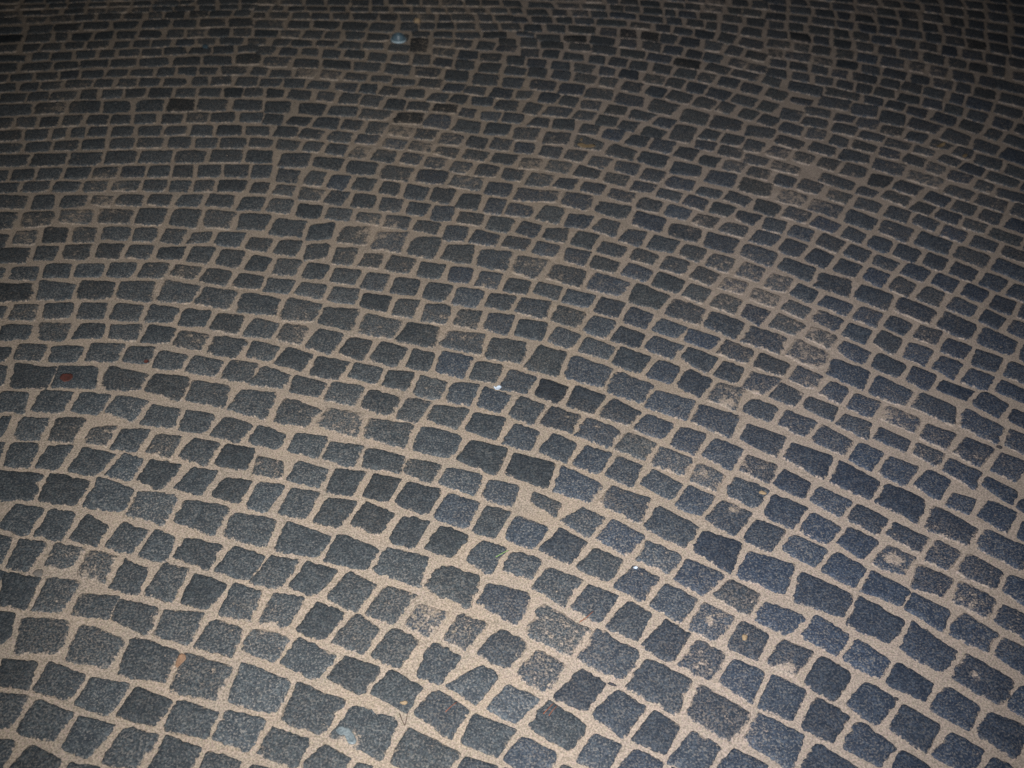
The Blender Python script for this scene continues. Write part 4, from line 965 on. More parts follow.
273,3253,337,3241,319,3181,256,3188,0,0,0
359,3234,437,3204,401,3156,340,3167,0,0,0
448,3188,507,3175,477,3117,420,3135,0,0,0
545,3264,625,3238,602,3150,512,3172,0,0,0
645,3234,742,3200,714,3126,615,3142,0,0,0
758,3179,850,3160,825,3092,732,3102,0,0,0
-5,3406,85,3398,74,3324,-10,3331,0,0,0
106,3391,189,3385,177,3315,90,3308,0,0,0
206,3371,293,3360,277,3285,183,3293,0,0,0
313,3350,402,3323,385,3247,289,3271,0,0,0
433,3323,526,3284,485,3204,405,3231,0,0,0
859,3127,939,3084,907,3031,829,3067,0,0,0
970,3094,1041,3058,1016,3005,936,3033,0,0,0
1066,3066,1149,3025,1125,2974,1034,2988,0,0,0
1166,3010,1257,2979,1220,2903,1138,2945,0,0,0
1270,2952,1367,2907,1330,2847,1235,2892,55,0,0
826,3046,879,3022,852,2960,787,2987,0,0,0
902,3022,958,2995,928,2938,876,2962,0,0,0
982,2994,1041,2975,1002,2909,951,2939,0,0,0
1061,2971,1124,2937,1089,2879,1017,2892,45,0,0
1133,2911,1200,2896,1155,2828,1099,2841,0,0,0
1216,2884,1282,2844,1242,2792,1177,2826,0,0,0
813,2952,895,2913,876,2869,797,2893,0,0,0
968,2897,1063,2847,1033,2792,941,2838,0,0,0
816,2870,873,2844,846,2793,789,2804,0,0,0
892,2851,955,2822,924,2757,861,2782,0,0,0
887,3219,948,3186,924,3126,854,3152,0,0,0
974,3192,1027,3172,1006,3110,942,3117,50,0,0
1049,3153,1093,3125,1074,3064,1021,3088,0,0,0
1118,3128,1187,3090,1161,3048,1096,3070,0,0,0
1201,3092,1257,3060,1238,3011,1179,3030,0,0,0
1282,3060,1336,3024,1306,2973,1252,3000,0,0,0
1346,3016,1393,2984,1358,2927,1317,2954,0,0,0
1408,2968,1471,2939,1433,2886,1374,2909,0,0,0
1484,2921,1530,2888,1493,2839,1455,2866,0,0,0
974,3266,1048,3251,1024,3192,942,3209,0,0,0
1074,3239,1143,3214,1117,3153,1045,3174,0,0,0
1159,3195,1228,3168,1204,3123,1130,3142,0,0,0
1239,3155,1311,3124,1286,3079,1213,3100,0,0,0
1329,3116,1382,3086,1360,3051,1301,3067,0,0,0
1408,3071,1460,3035,1427,2994,1377,3027,0,0,0
1472,3023,1525,2990,1490,2939,1433,2975,0,0,0
1540,2978,1623,2931,1588,2881,1506,2925,0,0,0
900,3325,966,3295,938,3231,874,3237,0,0,0
986,3346,1069,3324,1053,3267,974,3287,0,0,0
1090,3309,1153,3292,1128,3247,1066,3249,0,0,0
1167,3287,1236,3275,1201,3201,1139,3222,0,0,0
1242,3242,1313,3233,1280,3172,1214,3186,0,0,0
1333,3215,1389,3193,1355,3141,1294,3154,0,0,0
1398,3169,1459,3133,1423,3106,1373,3112,0,0,0
1477,3129,1519,3105,1486,3042,1436,3076,0,0,0
1525,3084,1602,3054,1568,2985,1499,3022,0,0,0
1620,3037,1688,2983,1651,2932,1582,2968,0,0,0
1059,3432,1160,3408,1133,3333,1029,3358,0,0,0
1164,3391,1250,3380,1224,3298,1140,3308,0,0,0
1265,3358,1340,3330,1312,3248,1230,3268,0,0,0
1361,3320,1455,3264,1411,3210,1325,3243,0,0,0
1473,3257,1538,3203,1501,3129,1425,3178,0,0,0
1554,3195,1623,3151,1585,3087,1521,3116,0,0,0
1650,3151,1732,3098,1690,3024,1598,3073,0,0,0
-1597,2499,-1513,2513,-1504,2463,-1587,2448,0,0,0
-1496,2520,-1429,2532,-1420,2479,-1488,2466,0,0,0
-1409,2533,-1341,2542,-1334,2491,-1400,2479,0,0,0
-1323,2546,-1260,2557,-1251,2497,-1314,2490,0,0,0
-1242,2561,-1169,2570,-1163,2514,-1236,2507,0,0,0
-1153,2574,-1091,2583,-1082,2525,-1144,2518,0,0,0
-1075,2582,-1020,2589,-1013,2529,-1065,2522,0,0,0
-1003,2593,-951,2598,-943,2540,-996,2532,0,0,0
-932,2603,-857,2611,-851,2550,-925,2543,0,0,0
-1652,2559,-1574,2576,-1559,2519,-1637,2499,0,0,0
-1554,2579,-1498,2591,-1487,2535,-1542,2522,0,0,0
-1482,2599,-1420,2607,-1410,2551,-1468,2536,0,0,0
-1403,2610,-1340,2625,-1330,2564,-1392,2555,0,0,0
-1322,2623,-1258,2637,-1248,2579,-1311,2565,0,0,0
-1244,2641,-1180,2651,-1169,2593,-1230,2582,0,0,0
-1162,2652,-1107,2664,-1096,2604,-1153,2595,0,0,0
-1090,2665,-1038,2675,-1024,2609,-1078,2604,0,0,0
-1017,2677,-955,2688,-943,2623,-1005,2615,0,0,0
-939,2691,-871,2700,-861,2634,-925,2627,0,0,0
-853,2700,-797,2708,-792,2635,-846,2630,0,0,0
-1663,2648,-1545,2672,-1534,2605,-1652,2583,0,0,0
-1529,2675,-1437,2692,-1426,2624,-1517,2607,0,0,0
-1421,2698,-1334,2712,-1322,2644,-1408,2627,0,0,0
-1319,2722,-1230,2735,-1220,2664,-1302,2650,0,0,0
-1213,2736,-1125,2751,-1114,2679,-1203,2670,0,0,0
-1109,2754,-1022,2766,-1010,2696,-1099,2685,0,0,0
-1000,2771,-909,2782,-900,2710,-990,2699,0,0,0
-891,2786,-816,2794,-802,2721,-883,2718,0,0,0
-1687,2713,-1597,2734,-1584,2681,-1670,2664,0,0,0
-1577,2739,-1510,2754,-1499,2701,-1563,2683,0,0,0
-1493,2758,-1428,2774,-1418,2718,-1483,2704,0,0,0
-1414,2778,-1355,2794,-1339,2738,-1399,2722,0,0,0
-1327,2797,-1265,2811,-1252,2750,-1321,2738,0,0,0
-1247,2812,-1176,2821,-1164,2766,-1238,2754,0,0,0
-1153,2831,-1088,2838,-1080,2775,-1142,2769,0,0,0
-1069,2837,-1006,2847,-999,2787,-1057,2780,0,0,0
-990,2849,-915,2858,-910,2797,-982,2789,0,0,0
-1699,2792,-1628,2811,-1610,2752,-1679,2735,0,0,0
-1609,2812,-1547,2827,-1534,2768,-1592,2753,0,0,0
-1527,2829,-1493,2840,-1482,2785,-1513,2771,0,0,0
-1473,2845,-1438,2855,-1423,2796,-1461,2791,0,0,0
-1419,2857,-1371,2865,-1360,2811,-1411,2802,0,0,0
-1348,2870,-1289,2884,-1282,2825,-1338,2812,0,0,0
-1267,2886,-1202,2898,-1196,2837,-1256,2830,0,0,0
-1181,2896,-1124,2906,-1116,2856,-1176,2840,0,0,0
-1102,2915,-1045,2922,-1028,2859,-1094,2852,0,0,0
-1021,2926,-950,2935,-942,2876,-1013,2865,0,0,0
-929,2934,-862,2938,-851,2885,-921,2880,0,0,0
-1753,2866,-1684,2881,-1668,2818,-1736,2801,0,0,0
-1667,2885,-1612,2898,-1598,2832,-1649,2827,0,0,0
-1594,2900,-1545,2909,-1532,2853,-1579,2837,0,0,0
-1525,2917,-1472,2927,-1463,2866,-1512,2856,0,0,0
-1450,2930,-1394,2942,-1379,2881,-1439,2875,0,0,0
-1377,2945,-1321,2949,-1312,2897,-1366,2887,0,0,0
-1306,2960,-1247,2973,-1232,2916,-1292,2901,0,0,0
-1218,2972,-1156,2981,-1150,2924,-1206,2911,0,0,0
-1141,2994,-1075,3001,-1068,2940,-1130,2931,0,0,0
-1062,3000,-993,3019,-982,2957,-1052,2941,0,0,0
-969,3016,-903,3028,-894,2970,-959,2959,0,0,0
-1770,2955,-1663,2979,-1644,2912,-1746,2882,0,0,0
-1643,2987,-1558,3006,-1537,2934,-1626,2915,0,0,0
-1541,3012,-1451,3031,-1431,2954,-1522,2938,0,0,0
-1434,3033,-1352,3043,-1337,2971,-1413,2957,0,0,0
-1332,3057,-1247,3072,-1230,2994,-1316,2977,0,0,0
-1228,3076,-1148,3083,-1132,3008,-1216,2993,0,-1,0
-1132,3092,-1037,3099,-1028,3020,-1118,3015,0,0,0
-1010,3103,-922,3114,-913,3042,-1004,3032,0,0,0
-1782,3032,-1703,3044,-1697,2990,-1762,2973,0,0,0
-1694,3052,-1641,3067,-1623,3014,-1681,2993,0,0,0
-1623,3069,-1547,3086,-1540,3027,-1613,3008,0,0,0
-1532,3094,-1488,3106,-1472,3041,-1517,3037,0,0,0
-1462,3108,-1406,3118,-1397,3067,-1451,3050,0,0,0
-1390,3120,-1330,3136,-1321,3080,-1373,3066,0,0,0
-1311,3142,-1245,3150,-1232,3090,-1301,3075,0,0,0
-1223,3149,-1165,3162,-1155,3103,-1213,3095,0,0,0
-1147,3165,-1082,3174,-1071,3118,-1136,3111,0,0,0
-1066,3178,-1007,3191,-1001,3127,-1050,3117,0,0,0
-995,3188,-942,3198,-930,3142,-988,3128,0,0,0
-1832,3088,-1770,3109,-1751,3057,-1826,3033,0,0,0
-1745,3111,-1696,3129,-1684,3070,-1735,3062,0,0,0
-1680,3127,-1622,3142,-1610,3092,-1670,3079,0,0,0
-1607,3158,-1528,3172,-1514,3121,-1592,3096,0,0,0
-1511,3175,-1459,3186,-1452,3130,-1503,3118,0,0,0
-1433,3191,-1383,3197,-1368,3144,-1429,3134,0,0,0
-1368,3207,-1306,3216,-1297,3163,-1355,3150,0,0,0
-1285,3218,-1219,3227,-1207,3175,-1274,3165,0,0,0
-1192,3241,-1146,3253,-1132,3192,-1185,3182,0,0,0
-1127,3251,-1071,3265,-1056,3213,-1120,3194,0,0,0
-1039,3263,-975,3273,-969,3209,-1037,3199,0,0,0
-1886,3146,-1818,3166,-1807,3114,-1881,3093,0,0,0
-1805,3167,-1743,3186,-1730,3140,-1787,3124,0,0,0
-1725,3191,-1664,3205,-1646,3157,-1707,3141,0,0,0
-1649,3213,-1596,3232,-1585,3179,-1629,3163,0,0,0
-1577,3230,-1520,3249,-1500,3193,-1566,3179,0,0,0
-1493,3250,-1434,3262,-1425,3211,-1486,3201,0,0,0
-1416,3263,-1350,3278,-1340,3228,-1404,3214,0,0,0
-1329,3291,-1279,3303,-1269,3243,-1321,3234,0,0,0
-1261,3303,-1204,3319,-1195,3257,-1249,3261,0,0,0
-1192,3314,-1132,3323,-1130,3271,-1174,3267,0,0,0
-1115,3336,-1033,3346,-1026,3288,-1101,3276,0,0,0
-1911,3236,-1824,3252,-1804,3193,-1885,3172,0,0,0
-1799,3257,-1708,3283,-1699,3221,-1784,3198,0,0,0
-1692,3279,-1628,3298,-1605,3248,-1678,3223,0,0,0
-1609,3307,-1530,3327,-1513,3273,-1602,3258,0,0,0
-1512,3329,-1429,3353,-1420,3292,-1496,3274,0,0,0
-1417,3355,-1322,3377,-1313,3313,-1397,3293,0,0,0
-1296,3377,-1215,3404,-1201,3334,-1288,3318,0,0,0
-1203,3408,-1112,3421,-1089,3356,-1181,3338,0,0,0
-1088,3439,-1009,3456,-993,3375,-1072,3359,0,0,0
-1913,3301,-1818,3316,-1809,3270,-1907,3255,0,0,0
-1793,3338,-1746,3348,-1732,3298,-1779,3284,0,0,0
-1727,3347,-1671,3365,-1654,3307,-1716,3295,0,0,0
-1654,3377,-1591,3390,-1582,3332,-1633,3319,0,0,0
-1572,3397,-1528,3403,-1515,3349,-1559,3336,0,0,0
-1506,3408,-1447,3425,-1429,3370,-1494,3357,0,0,0
-1428,3425,-1368,3435,-1355,3384,-1415,3372,0,0,0
-1356,3451,-1293,3464,-1267,3412,-1342,3395,0,0,0
-1261,3466,-1195,3482,-1190,3428,-1259,3418,0,0,0
-1186,3488,-1122,3504,-1109,3449,-1170,3432,0,0,0
-1097,3502,-1039,3528,-1018,3471,-1086,3459,0,0,0
-1938,3371,-1878,3393,-1867,3340,-1921,3323,0,0,0
-1855,3398,-1801,3411,-1796,3355,-1835,3341,0,0,0
-1783,3415,-1731,3426,-1717,3372,-1779,3360,0,0,0
-1714,3434,-1658,3450,-1644,3398,-1697,3386,0,0,0
-1641,3457,-1573,3472,-1562,3417,-1624,3397,0,0,0
-1542,3469,-1499,3480,-1490,3432,-1535,3417,0,0,0
-1478,3488,-1434,3501,-1416,3445,-1470,3438,0,0,0
-1412,3504,-1357,3516,-1348,3468,-1407,3446,0,0,0
-1330,3525,-1277,3536,-1263,3487,-1324,3472,0,0,0
-1259,3541,-1199,3555,-1193,3501,-1244,3492,0,0,0
-1182,3562,-1100,3575,-1095,3519,-1166,3511,0,0,0
-1986,3449,-1895,3478,-1884,3419,-1968,3390,0,-1,0
-1869,3482,-1796,3500,-1779,3436,-1860,3414,0,0,0
-1779,3509,-1740,3512,-1723,3453,-1758,3443,0,0,0
-1720,3509,-1654,3533,-1647,3465,-1698,3458,0,0,0
-1636,3532,-1585,3555,-1570,3490,-1624,3475,0,0,0
-1565,3556,-1501,3571,-1493,3506,-1550,3498,0,0,0
-1483,3579,-1415,3581,-1399,3526,-1473,3515,0,0,0
-1386,3600,-1335,3608,-1318,3540,-1376,3531,0,0,0
-1317,3608,-1256,3620,-1246,3557,-1300,3549,0,0,0
-1240,3633,-1171,3647,-1158,3578,-1231,3566,0,0,0
-1151,3645,-1092,3662,-1079,3590,-1136,3585,0,0,0
-2006,3521,-1921,3537,-1906,3489,-1995,3463,0,0,0
-1891,3551,-1817,3574,-1803,3506,-1876,3488,0,0,0
-1809,3576,-1721,3602,-1714,3538,-1791,3516,0,0,0
-1709,3612,-1627,3631,-1612,3566,-1693,3554,0,0,0
-1605,3633,-1522,3660,-1512,3595,-1585,3575,0,0,0
-1497,3666,-1410,3685,-1400,3617,-1489,3595,0,0,0
-1390,3687,-1314,3705,-1298,3632,-1378,3622,0,0,0
-1293,3707,-1212,3725,-1193,3659,-1280,3636,0,0,0
-1191,3731,-1110,3747,-1088,3676,-1175,3659,0,0,0
-2035,3595,-1953,3619,-1936,3566,-2021,3540,0,0,0
-1932,3616,-1867,3636,-1859,3587,-1915,3571,0,0,0
-1853,3646,-1785,3664,-1759,3608,-1832,3596,0,0,0
-1766,3667,-1702,3681,-1690,3635,-1750,3616,0,0,0
-1684,3697,-1609,3712,-1594,3660,-1668,3639,0,0,0
-1590,3709,-1528,3731,-1519,3674,-1575,3661,0,0,0
-1503,3735,-1461,3746,-1443,3690,-1486,3679,0,0,0
-1437,3747,-1376,3765,-1366,3704,-1429,3694,0,0,0
-1351,3774,-1289,3785,-1281,3733,-1340,3710,0,0,0
-1277,3790,-1205,3807,-1196,3753,-1268,3735,0,0,0
-1184,3810,-1135,3825,-1123,3768,-1180,3758,0,0,0
-2057,3645,-1984,3663,-1970,3627,-2039,3601,0,0,0
-1965,3668,-1907,3683,-1895,3648,-1951,3635,0,0,0
-1895,3688,-1844,3701,-1835,3659,-1889,3648,0,0,0
-1819,3709,-1761,3730,-1744,3686,-1807,3671,0,0,0
-1737,3726,-1679,3739,-1668,3704,-1723,3684,0,0,0
-1658,3748,-1600,3762,-1592,3722,-1657,3706,0,0,0
-1571,3764,-1519,3778,-1511,3740,-1568,3725,0,0,0
-1506,3790,-1440,3801,-1426,3765,-1488,3750,0,0,0
-1422,3810,-1351,3820,-1348,3779,-1410,3762,0,0,0
-1336,3832,-1278,3836,-1268,3796,-1318,3791,0,0,0
-1256,3848,-1194,3860,-1181,3821,-1243,3810,0,0,0
-1175,3865,-1117,3871,-1106,3842,-1160,3821,0,0,0
-2088,3704,-2015,3714,-2009,3683,-2072,3664,0,0,0
-1992,3719,-1911,3742,-1905,3704,-1983,3685,0,0,0
-1895,3754,-1840,3766,-1830,3732,-1882,3715,0,0,0
-1823,3764,-1769,3779,-1763,3733,-1812,3722,0,0,0
-1748,3780,-1696,3796,-1683,3762,-1743,3748,0,0,0
-1675,3803,-1604,3816,-1601,3778,-1667,3766,0,0,0
-1589,3822,-1535,3837,-1520,3801,-1581,3786,0,0,0
-1513,3840,-1429,3866,-1415,3818,-1507,3800,0,0,0
-1417,3865,-1369,3875,-1374,3838,-1405,3828,0,0,0
-1356,3887,-1292,3896,-1281,3851,-1344,3833,0,0,0
-1276,3910,-1201,3921,-1196,3874,-1258,3858,0,0,0
-1189,3932,-1132,3941,-1118,3888,-1179,3878,0,0,0
-2103,3768,-2027,3786,-2018,3732,-2090,3724,0,0,0
-1999,3789,-1940,3808,-1931,3764,-1994,3741,0,0,0
-1930,3807,-1860,3827,-1852,3776,-1910,3758,0,0,0
-1844,3824,-1787,3846,-1771,3799,-1826,3779,0,0,0
-1760,3853,-1711,3859,-1698,3816,-1756,3805,0,0,0
-1691,3868,-1624,3879,-1614,3834,-1679,3818,0,0,0
-1601,3887,-1546,3905,-1532,3856,-1597,3835,0,0,0
-1519,3904,-1454,3919,-1442,3872,-1510,3853,0,0,0
-1432,3923,-1352,3940,-1345,3893,-1417,3877,0,0,0
-1106,3803,-1072,3804,-1060,3755,-1103,3748,0,0,0
-1052,3819,-980,3826,-979,3765,-1045,3756,0,0,0
-960,3822,-907,3837,-888,3779,-953,3767,0,0,0
-887,3830,-826,3838,-817,3785,-881,3778,0,0,0
-805,3843,-747,3858,-742,3795,-795,3792,0,0,0
-728,3856,-638,3873,-633,3807,-718,3798,0,0,0
-624,3867,-562,3875,-552,3814,-612,3809,0,0,0
-546,3880,-480,3883,-472,3831,-531,3817,0,0,0
-468,3892,-414,3899,-408,3838,-455,3839,0,0,0
-391,3898,-355,3900,-344,3850,-386,3839,0,0,0
-345,3913,-262,3921,-251,3866,-334,3851,0,0,0
-241,3931,-190,3927,-179,3870,-226,3865,0,0,0
-173,3929,-100,3942,-99,3883,-158,3877,0,0,0
-533,3807,-472,3812,-461,3737,-524,3733,0,0,0
-456,3810,-402,3822,-404,3761,-452,3756,0,0,0
-390,3823,-335,3837,-326,3781,-386,3773,0,0,0
-315,3832,-249,3845,-244,3789,-309,3777,0,0,0
-229,3845,-162,3854,-150,3792,-212,3779,0,0,0
-141,3857,-77,3869,-62,3811,-131,3798,0,0,0
-478,3732,-416,3739,-416,3692,-470,3685,0,0,0
-393,3742,-328,3752,-329,3705,-393,3696,0,0,0
-315,3748,-227,3766,-216,3708,-303,3696,0,0,0
-202,3771,-124,3786,-116,3733,-202,3716,0,0,0
-1114,3857,-1066,3869,-1065,3819,-1115,3814,0,0,0
-1048,3876,-1015,3874,-1011,3831,-1045,3831,0,0,0
-987,3878,-930,3888,-928,3847,-983,3835,0,0,0
-919,3889,-845,3896,-837,3861,-913,3848,0,0,0
-827,3901,-775,3915,-770,3869,-821,3863,0,0,0
-751,3912,-686,3921,-677,3880,-740,3872,0,0,0
-663,3928,-606,3937,-599,3892,-658,3882,0,0,0
-582,3938,-522,3948,-513,3903,-570,3899,0,0,0
-502,3956,-456,3959,-452,3913,-496,3910,0,0,0
-434,3957,-379,3961,-373,3919,-422,3920,0,0,0
-365,3978,-302,3977,-291,3939,-358,3925,0,0,0
-273,3978,-221,3989,-208,3946,-267,3936,0,0,0
-193,3999,-130,4002,-127,3959,-187,3953,0,0,0
-114,4004,-74,4015,-65,3971,-102,3958,0,0,0
-1120,3929,-1056,3941,-1043,3887,-1114,3881,0,0,0
-1027,3934,-960,3958,-947,3901,-1027,3892,0,0,0
-933,3959,-875,3967,-860,3914,-928,3906,0,0,0
-850,3976,-767,3987,-768,3931,-843,3921,0,0,0
-754,3981,-690,3996,-687,3935,-743,3931,0,0,0
-675,4001,-636,4011,-625,3953,-666,3953,0,0,0
-610,4013,-560,4018,-548,3967,-599,3965,0,0,0
-536,4019,-490,4031,-486,3978,-533,3973,0,0,0
-472,4034,-414,4040,-409,3985,-466,3980,0,0,0
-393,4044,-319,4054,-310,4000,-385,3987,0,0,0
-300,4059,-247,4066,-242,4012,-292,4009,0,0,0
-232,4073,-169,4078,-162,4028,-230,4009,0,0,0
-148,4083,-81,4092,-66,4026,-138,4026,0,0,0
-12,3502,48,3497,41,3421,-23,3426,0,0,0
78,3489,135,3485,130,3415,65,3425,0,0,0
158,3482,233,3464,218,3396,149,3414,0,0,0
250,3465,313,3450,290,3381,240,3396,0,0,0
340,3440,402,3428,382,3352,316,3373,0,0,0
432,3420,488,3400,463,3327,403,3356,0,0,0
505,3398,582,3367,554,3297,478,3325,0,0,0
602,3364,662,3331,636,3265,567,3289,0,0,0
683,3336,728,3312,697,3250,648,3267,0,0,0
758,3300,809,3274,772,3209,724,3238,0,0,0
823,3265,874,3236,840,3173,789,3203,0,0,0
-103,3582,-39,3582,-43,3507,-102,3512,0,0,0
-22,3569,42,3566,42,3505,-26,3502,0,0,0
70,3565,130,3560,128,3495,61,3498,0,0,0
155,3563,228,3552,210,3484,148,3492,0,0,0
249,3549,301,3530,293,3473,241,3477,0,0,0
329,3538,387,3525,381,3455,312,3469,0,0,0
415,3511,488,3495,470,3427,402,3441,0,0,0
505,3493,563,3479,535,3406,481,3428,0,0,0
574,3473,639,3455,613,3382,558,3398,0,0,0
654,3442,727,3409,691,3342,626,3370,0,0,0
743,3406,815,3372,785,3307,712,3338,0,0,0
836,3366,887,3343,850,3277,800,3299,0,0,0
-52,3647,12,3654,12,3586,-49,3582,0,0,0
34,3650,93,3654,82,3589,31,3589,0,0,0
114,3650,181,3633,181,3583,106,3580,0,0,0
214,3635,264,3632,261,3564,203,3570,0,0,0
294,3632,350,3617,339,3554,274,3558,0,0,0
370,3612,429,3606,414,3533,352,3542,0,0,0
455,3604,519,3583,499,3517,443,3531,0,0,0
544,3577,610,3562,590,3492,518,3508,0,0,0
625,3554,683,3535,652,3470,605,3485,0,0,0
702,3532,767,3515,741,3440,677,3464,0,0,0
781,3501,847,3473,818,3407,754,3427,0,0,0
871,3467,938,3435,902,3367,846,3401,0,0,0
-142,3725,-83,3726,-76,3666,-136,3665,0,0,0
-57,3742,1,3746,3,3663,-57,3664,0,0,0
22,3734,101,3731,105,3670,23,3670,0,0,0
135,3726,206,3725,211,3665,127,3665,0,0,0
224,3726,312,3714,301,3645,218,3657,0,0,0
329,3709,423,3697,409,3628,327,3647,0,0,0
442,3689,526,3672,503,3606,423,3627,0,0,0
542,3662,630,3643,617,3576,524,3599,0,-1,0
665,3640,743,3606,716,3543,641,3572,0,0,0
761,3602,844,3570,827,3509,732,3543,0,0,0
869,3559,924,3541,901,3469,847,3504,0,0,0
2,3781,88,3791,93,3730,10,3726,0,0,0
107,3790,194,3801,191,3738,113,3735,0,-1,0
218,3807,309,3790,296,3726,209,3732,0,0,0
335,3791,392,3789,385,3718,325,3725,0,0,0
422,3789,490,3774,474,3698,413,3716,0,0,0
507,3766,572,3758,557,3685,493,3695,0,0,0
597,3746,646,3724,630,3663,576,3678,0,0,0
658,3729,723,3708,703,3641,643,3661,0,0,0
757,3691,813,3669,784,3606,736,3629,0,0,0
819,3658,884,3638,868,3584,801,3601,0,0,0
-47,3863,11,3876,20,3812,-48,3798,0,0,0
38,3878,108,3881,109,3811,47,3818,0,0,0
127,3884,231,3886,224,3819,131,3820,0,0,0
257,3888,316,3884,312,3814,251,3816,0,0,0
334,3890,389,3880,395,3810,333,3808,0,-1,0
423,3879,486,3868,474,3791,409,3805,0,-1,0
497,3874,561,3861,536,3781,484,3791,0,0,0
579,3853,647,3839,628,3761,557,3777,0,0,0
669,3834,735,3812,712,3743,656,3751,0,0,0
763,3808,811,3788,787,3711,730,3729,0,0,0
830,3769,904,3745,876,3682,809,3710,0,0,0
-103,3928,-52,3933,-38,3890,-101,3876,0,0,0
-24,3944,54,3953,58,3889,-15,3886,0,0,0
79,3953,135,3964,138,3900,81,3905,0,0,0
153,3961,223,3965,224,3906,155,3900,0,0,0
246,3966,357,3965,355,3913,238,3908,0,0,0
380,3957,455,3951,445,3899,375,3905,0,0,0
480,3953,534,3950,527,3882,477,3889,0,0,0
558,3943,625,3925,608,3867,546,3880,0,0,0
639,3930,711,3915,692,3843,631,3863,0,0,0
740,3922,797,3896,770,3817,716,3840,0,0,0
822,3885,904,3859,879,3781,793,3816,0,0,0
-46,4011,28,4025,43,3967,-38,3956,0,0,0
58,4027,113,4031,117,3970,65,3967,0,0,0
138,4029,200,4039,201,3982,145,3979,0,0,0
219,4038,280,4041,279,3982,221,3975,0,0,0
301,4047,394,4041,396,3986,295,3990,0,0,0
417,4034,504,4025,504,3968,414,3973,0,0,0
528,4031,583,4026,583,3963,527,3965,0,0,0
615,4028,675,4011,665,3948,604,3957,0,0,0
692,4012,730,4006,719,3934,679,3941,0,0,0
752,4011,814,3995,803,3923,740,3932,0,0,0
840,3990,908,3970,893,3896,816,3911,0,0,0
-42,4089,53,4094,64,4043,-38,4033,0,0,0
76,4096,166,4100,164,4052,87,4044,0,0,0
179,4105,274,4106,274,4056,184,4053,0,0,0
297,4112,352,4108,344,4053,302,4060,0,0,0
362,4110,415,4115,415,4057,359,4053,0,0,0
441,4109,508,4109,509,4053,435,4050,0,0,0
530,4109,563,4107,563,4042,521,4044,0,0,0
587,4103,647,4101,649,4037,579,4045,0,0,0
671,4100,739,4096,728,4030,667,4035,0,0,0
766,4096,837,4089,834,4017,758,4021,0,0,0
864,4081,939,4072,916,3999,856,4001,0,0,0
-128,4162,-41,4177,-31,4110,-116,4103,0,0,0
-16,4175,58,4180,63,4116,-8,4115,0,0,0
83,4179,169,4190,173,4133,82,4119,0,0,0
188,4197,261,4203,261,4135,199,4125,0,0,0
284,4192,326,4190,329,4128,288,4119,0,0,0
353,4186,410,4184,414,4127,340,4131,0,0,0
430,4182,503,4183,501,4124,427,4127,0,0,0
529,4178,601,4175,603,4120,525,4121,0,0,0
619,4181,674,4179,670,4115,613,4124,0,0,0
699,4181,766,4171,761,4114,690,4119,0,0,0
790,4172,850,4166,834,4104,795,4111,0,0,0
861,4172,930,4159,924,4095,848,4104,0,0,0
352,4269,429,4262,434,4200,355,4201,0,0,0
454,4271,518,4268,518,4206,461,4197,0,0,0
539,4261,611,4267,613,4196,543,4204,0,0,0
625,4261,701,4260,697,4192,630,4202,0,0,0
715,4266,788,4266,787,4194,715,4194,0,0,0
824,4259,882,4259,881,4192,816,4192,0,0,0
911,4259,968,4259,966,4183,898,4184,0,0,0
958,3540,1073,3509,1054,3428,941,3462,0,0,0
1089,3509,1203,3470,1186,3414,1072,3443,0,0,0
1225,3460,1284,3442,1265,3384,1210,3404,0,0,0
1307,3434,1361,3416,1333,3360,1279,3383,0,0,0
1372,3402,1431,3379,1403,3313,1348,3347,0,0,0
1467,3375,1528,3340,1494,3270,1423,3306,0,0,0
1549,3329,1612,3294,1570,3229,1512,3265,0,0,0
1629,3278,1666,3248,1623,3190,1587,3215,0,0,0
1685,3243,1758,3192,1712,3132,1645,3183,0,0,0
890,3631,953,3618,942,3552,873,3564,0,0,0
981,3610,1035,3597,1027,3535,967,3547,0,0,0
1065,3591,1124,3581,1108,3519,1049,3527,0,0,0
1147,3573,1195,3552,1178,3490,1127,3516,0,0,0
1215,3558,1266,3540,1244,3475,1193,3483,0,0,0
1281,3538,1342,3512,1323,3444,1256,3469,0,0,0
1361,3498,1427,3477,1405,3416,1337,3437,0,0,0
1447,3472,1502,3455,1483,3388,1420,3410,0,0,0
1520,3443,1572,3418,1546,3352,1490,3375,0,0,0
1598,3407,1652,3380,1614,3311,1561,3341,0,0,0
1675,3371,1731,3340,1693,3267,1641,3297,0,0,0
1746,3328,1807,3292,1768,3232,1710,3263,0,0,0
909,3712,965,3703,957,3641,900,3647,0,0,0
984,3699,1043,3684,1034,3628,974,3634,0,0,0
1069,3686,1121,3662,1104,3603,1052,3617,0,0,0
1141,3657,1196,3651,1173,3584,1126,3602,0,0,0
1216,3647,1300,3621,1279,3555,1204,3579,0,0,0
1322,3612,1380,3594,1360,3526,1297,3546,0,0,0
1402,3596,1460,3569,1431,3500,1371,3531,0,0,0
1472,3563,1538,3540,1507,3471,1447,3500,0,0,0
1562,3529,1603,3515,1571,3438,1534,3457,0,0,0
1619,3512,1697,3475,1663,3401,1587,3431,0,0,0
1712,3467,1793,3427,1757,3357,1679,3395,0,0,0
913,3793,963,3790,954,3717,907,3732,0,0,0
983,3785,1076,3775,1054,3702,966,3725,0,0,0
1087,3755,1151,3740,1135,3679,1073,3692,0,0,0
1178,3746,1250,3730,1229,3665,1159,3684,0,0,0
1263,3718,1328,3701,1309,3630,1249,3648,0,0,0
1353,3703,1425,3675,1399,3605,1326,3636,0,0,0
1445,3671,1510,3649,1483,3581,1426,3599,0,0,0
1522,3642,1589,3627,1565,3555,1507,3572,0,0,0
1608,3622,1650,3599,1628,3529,1578,3541,0,0,0
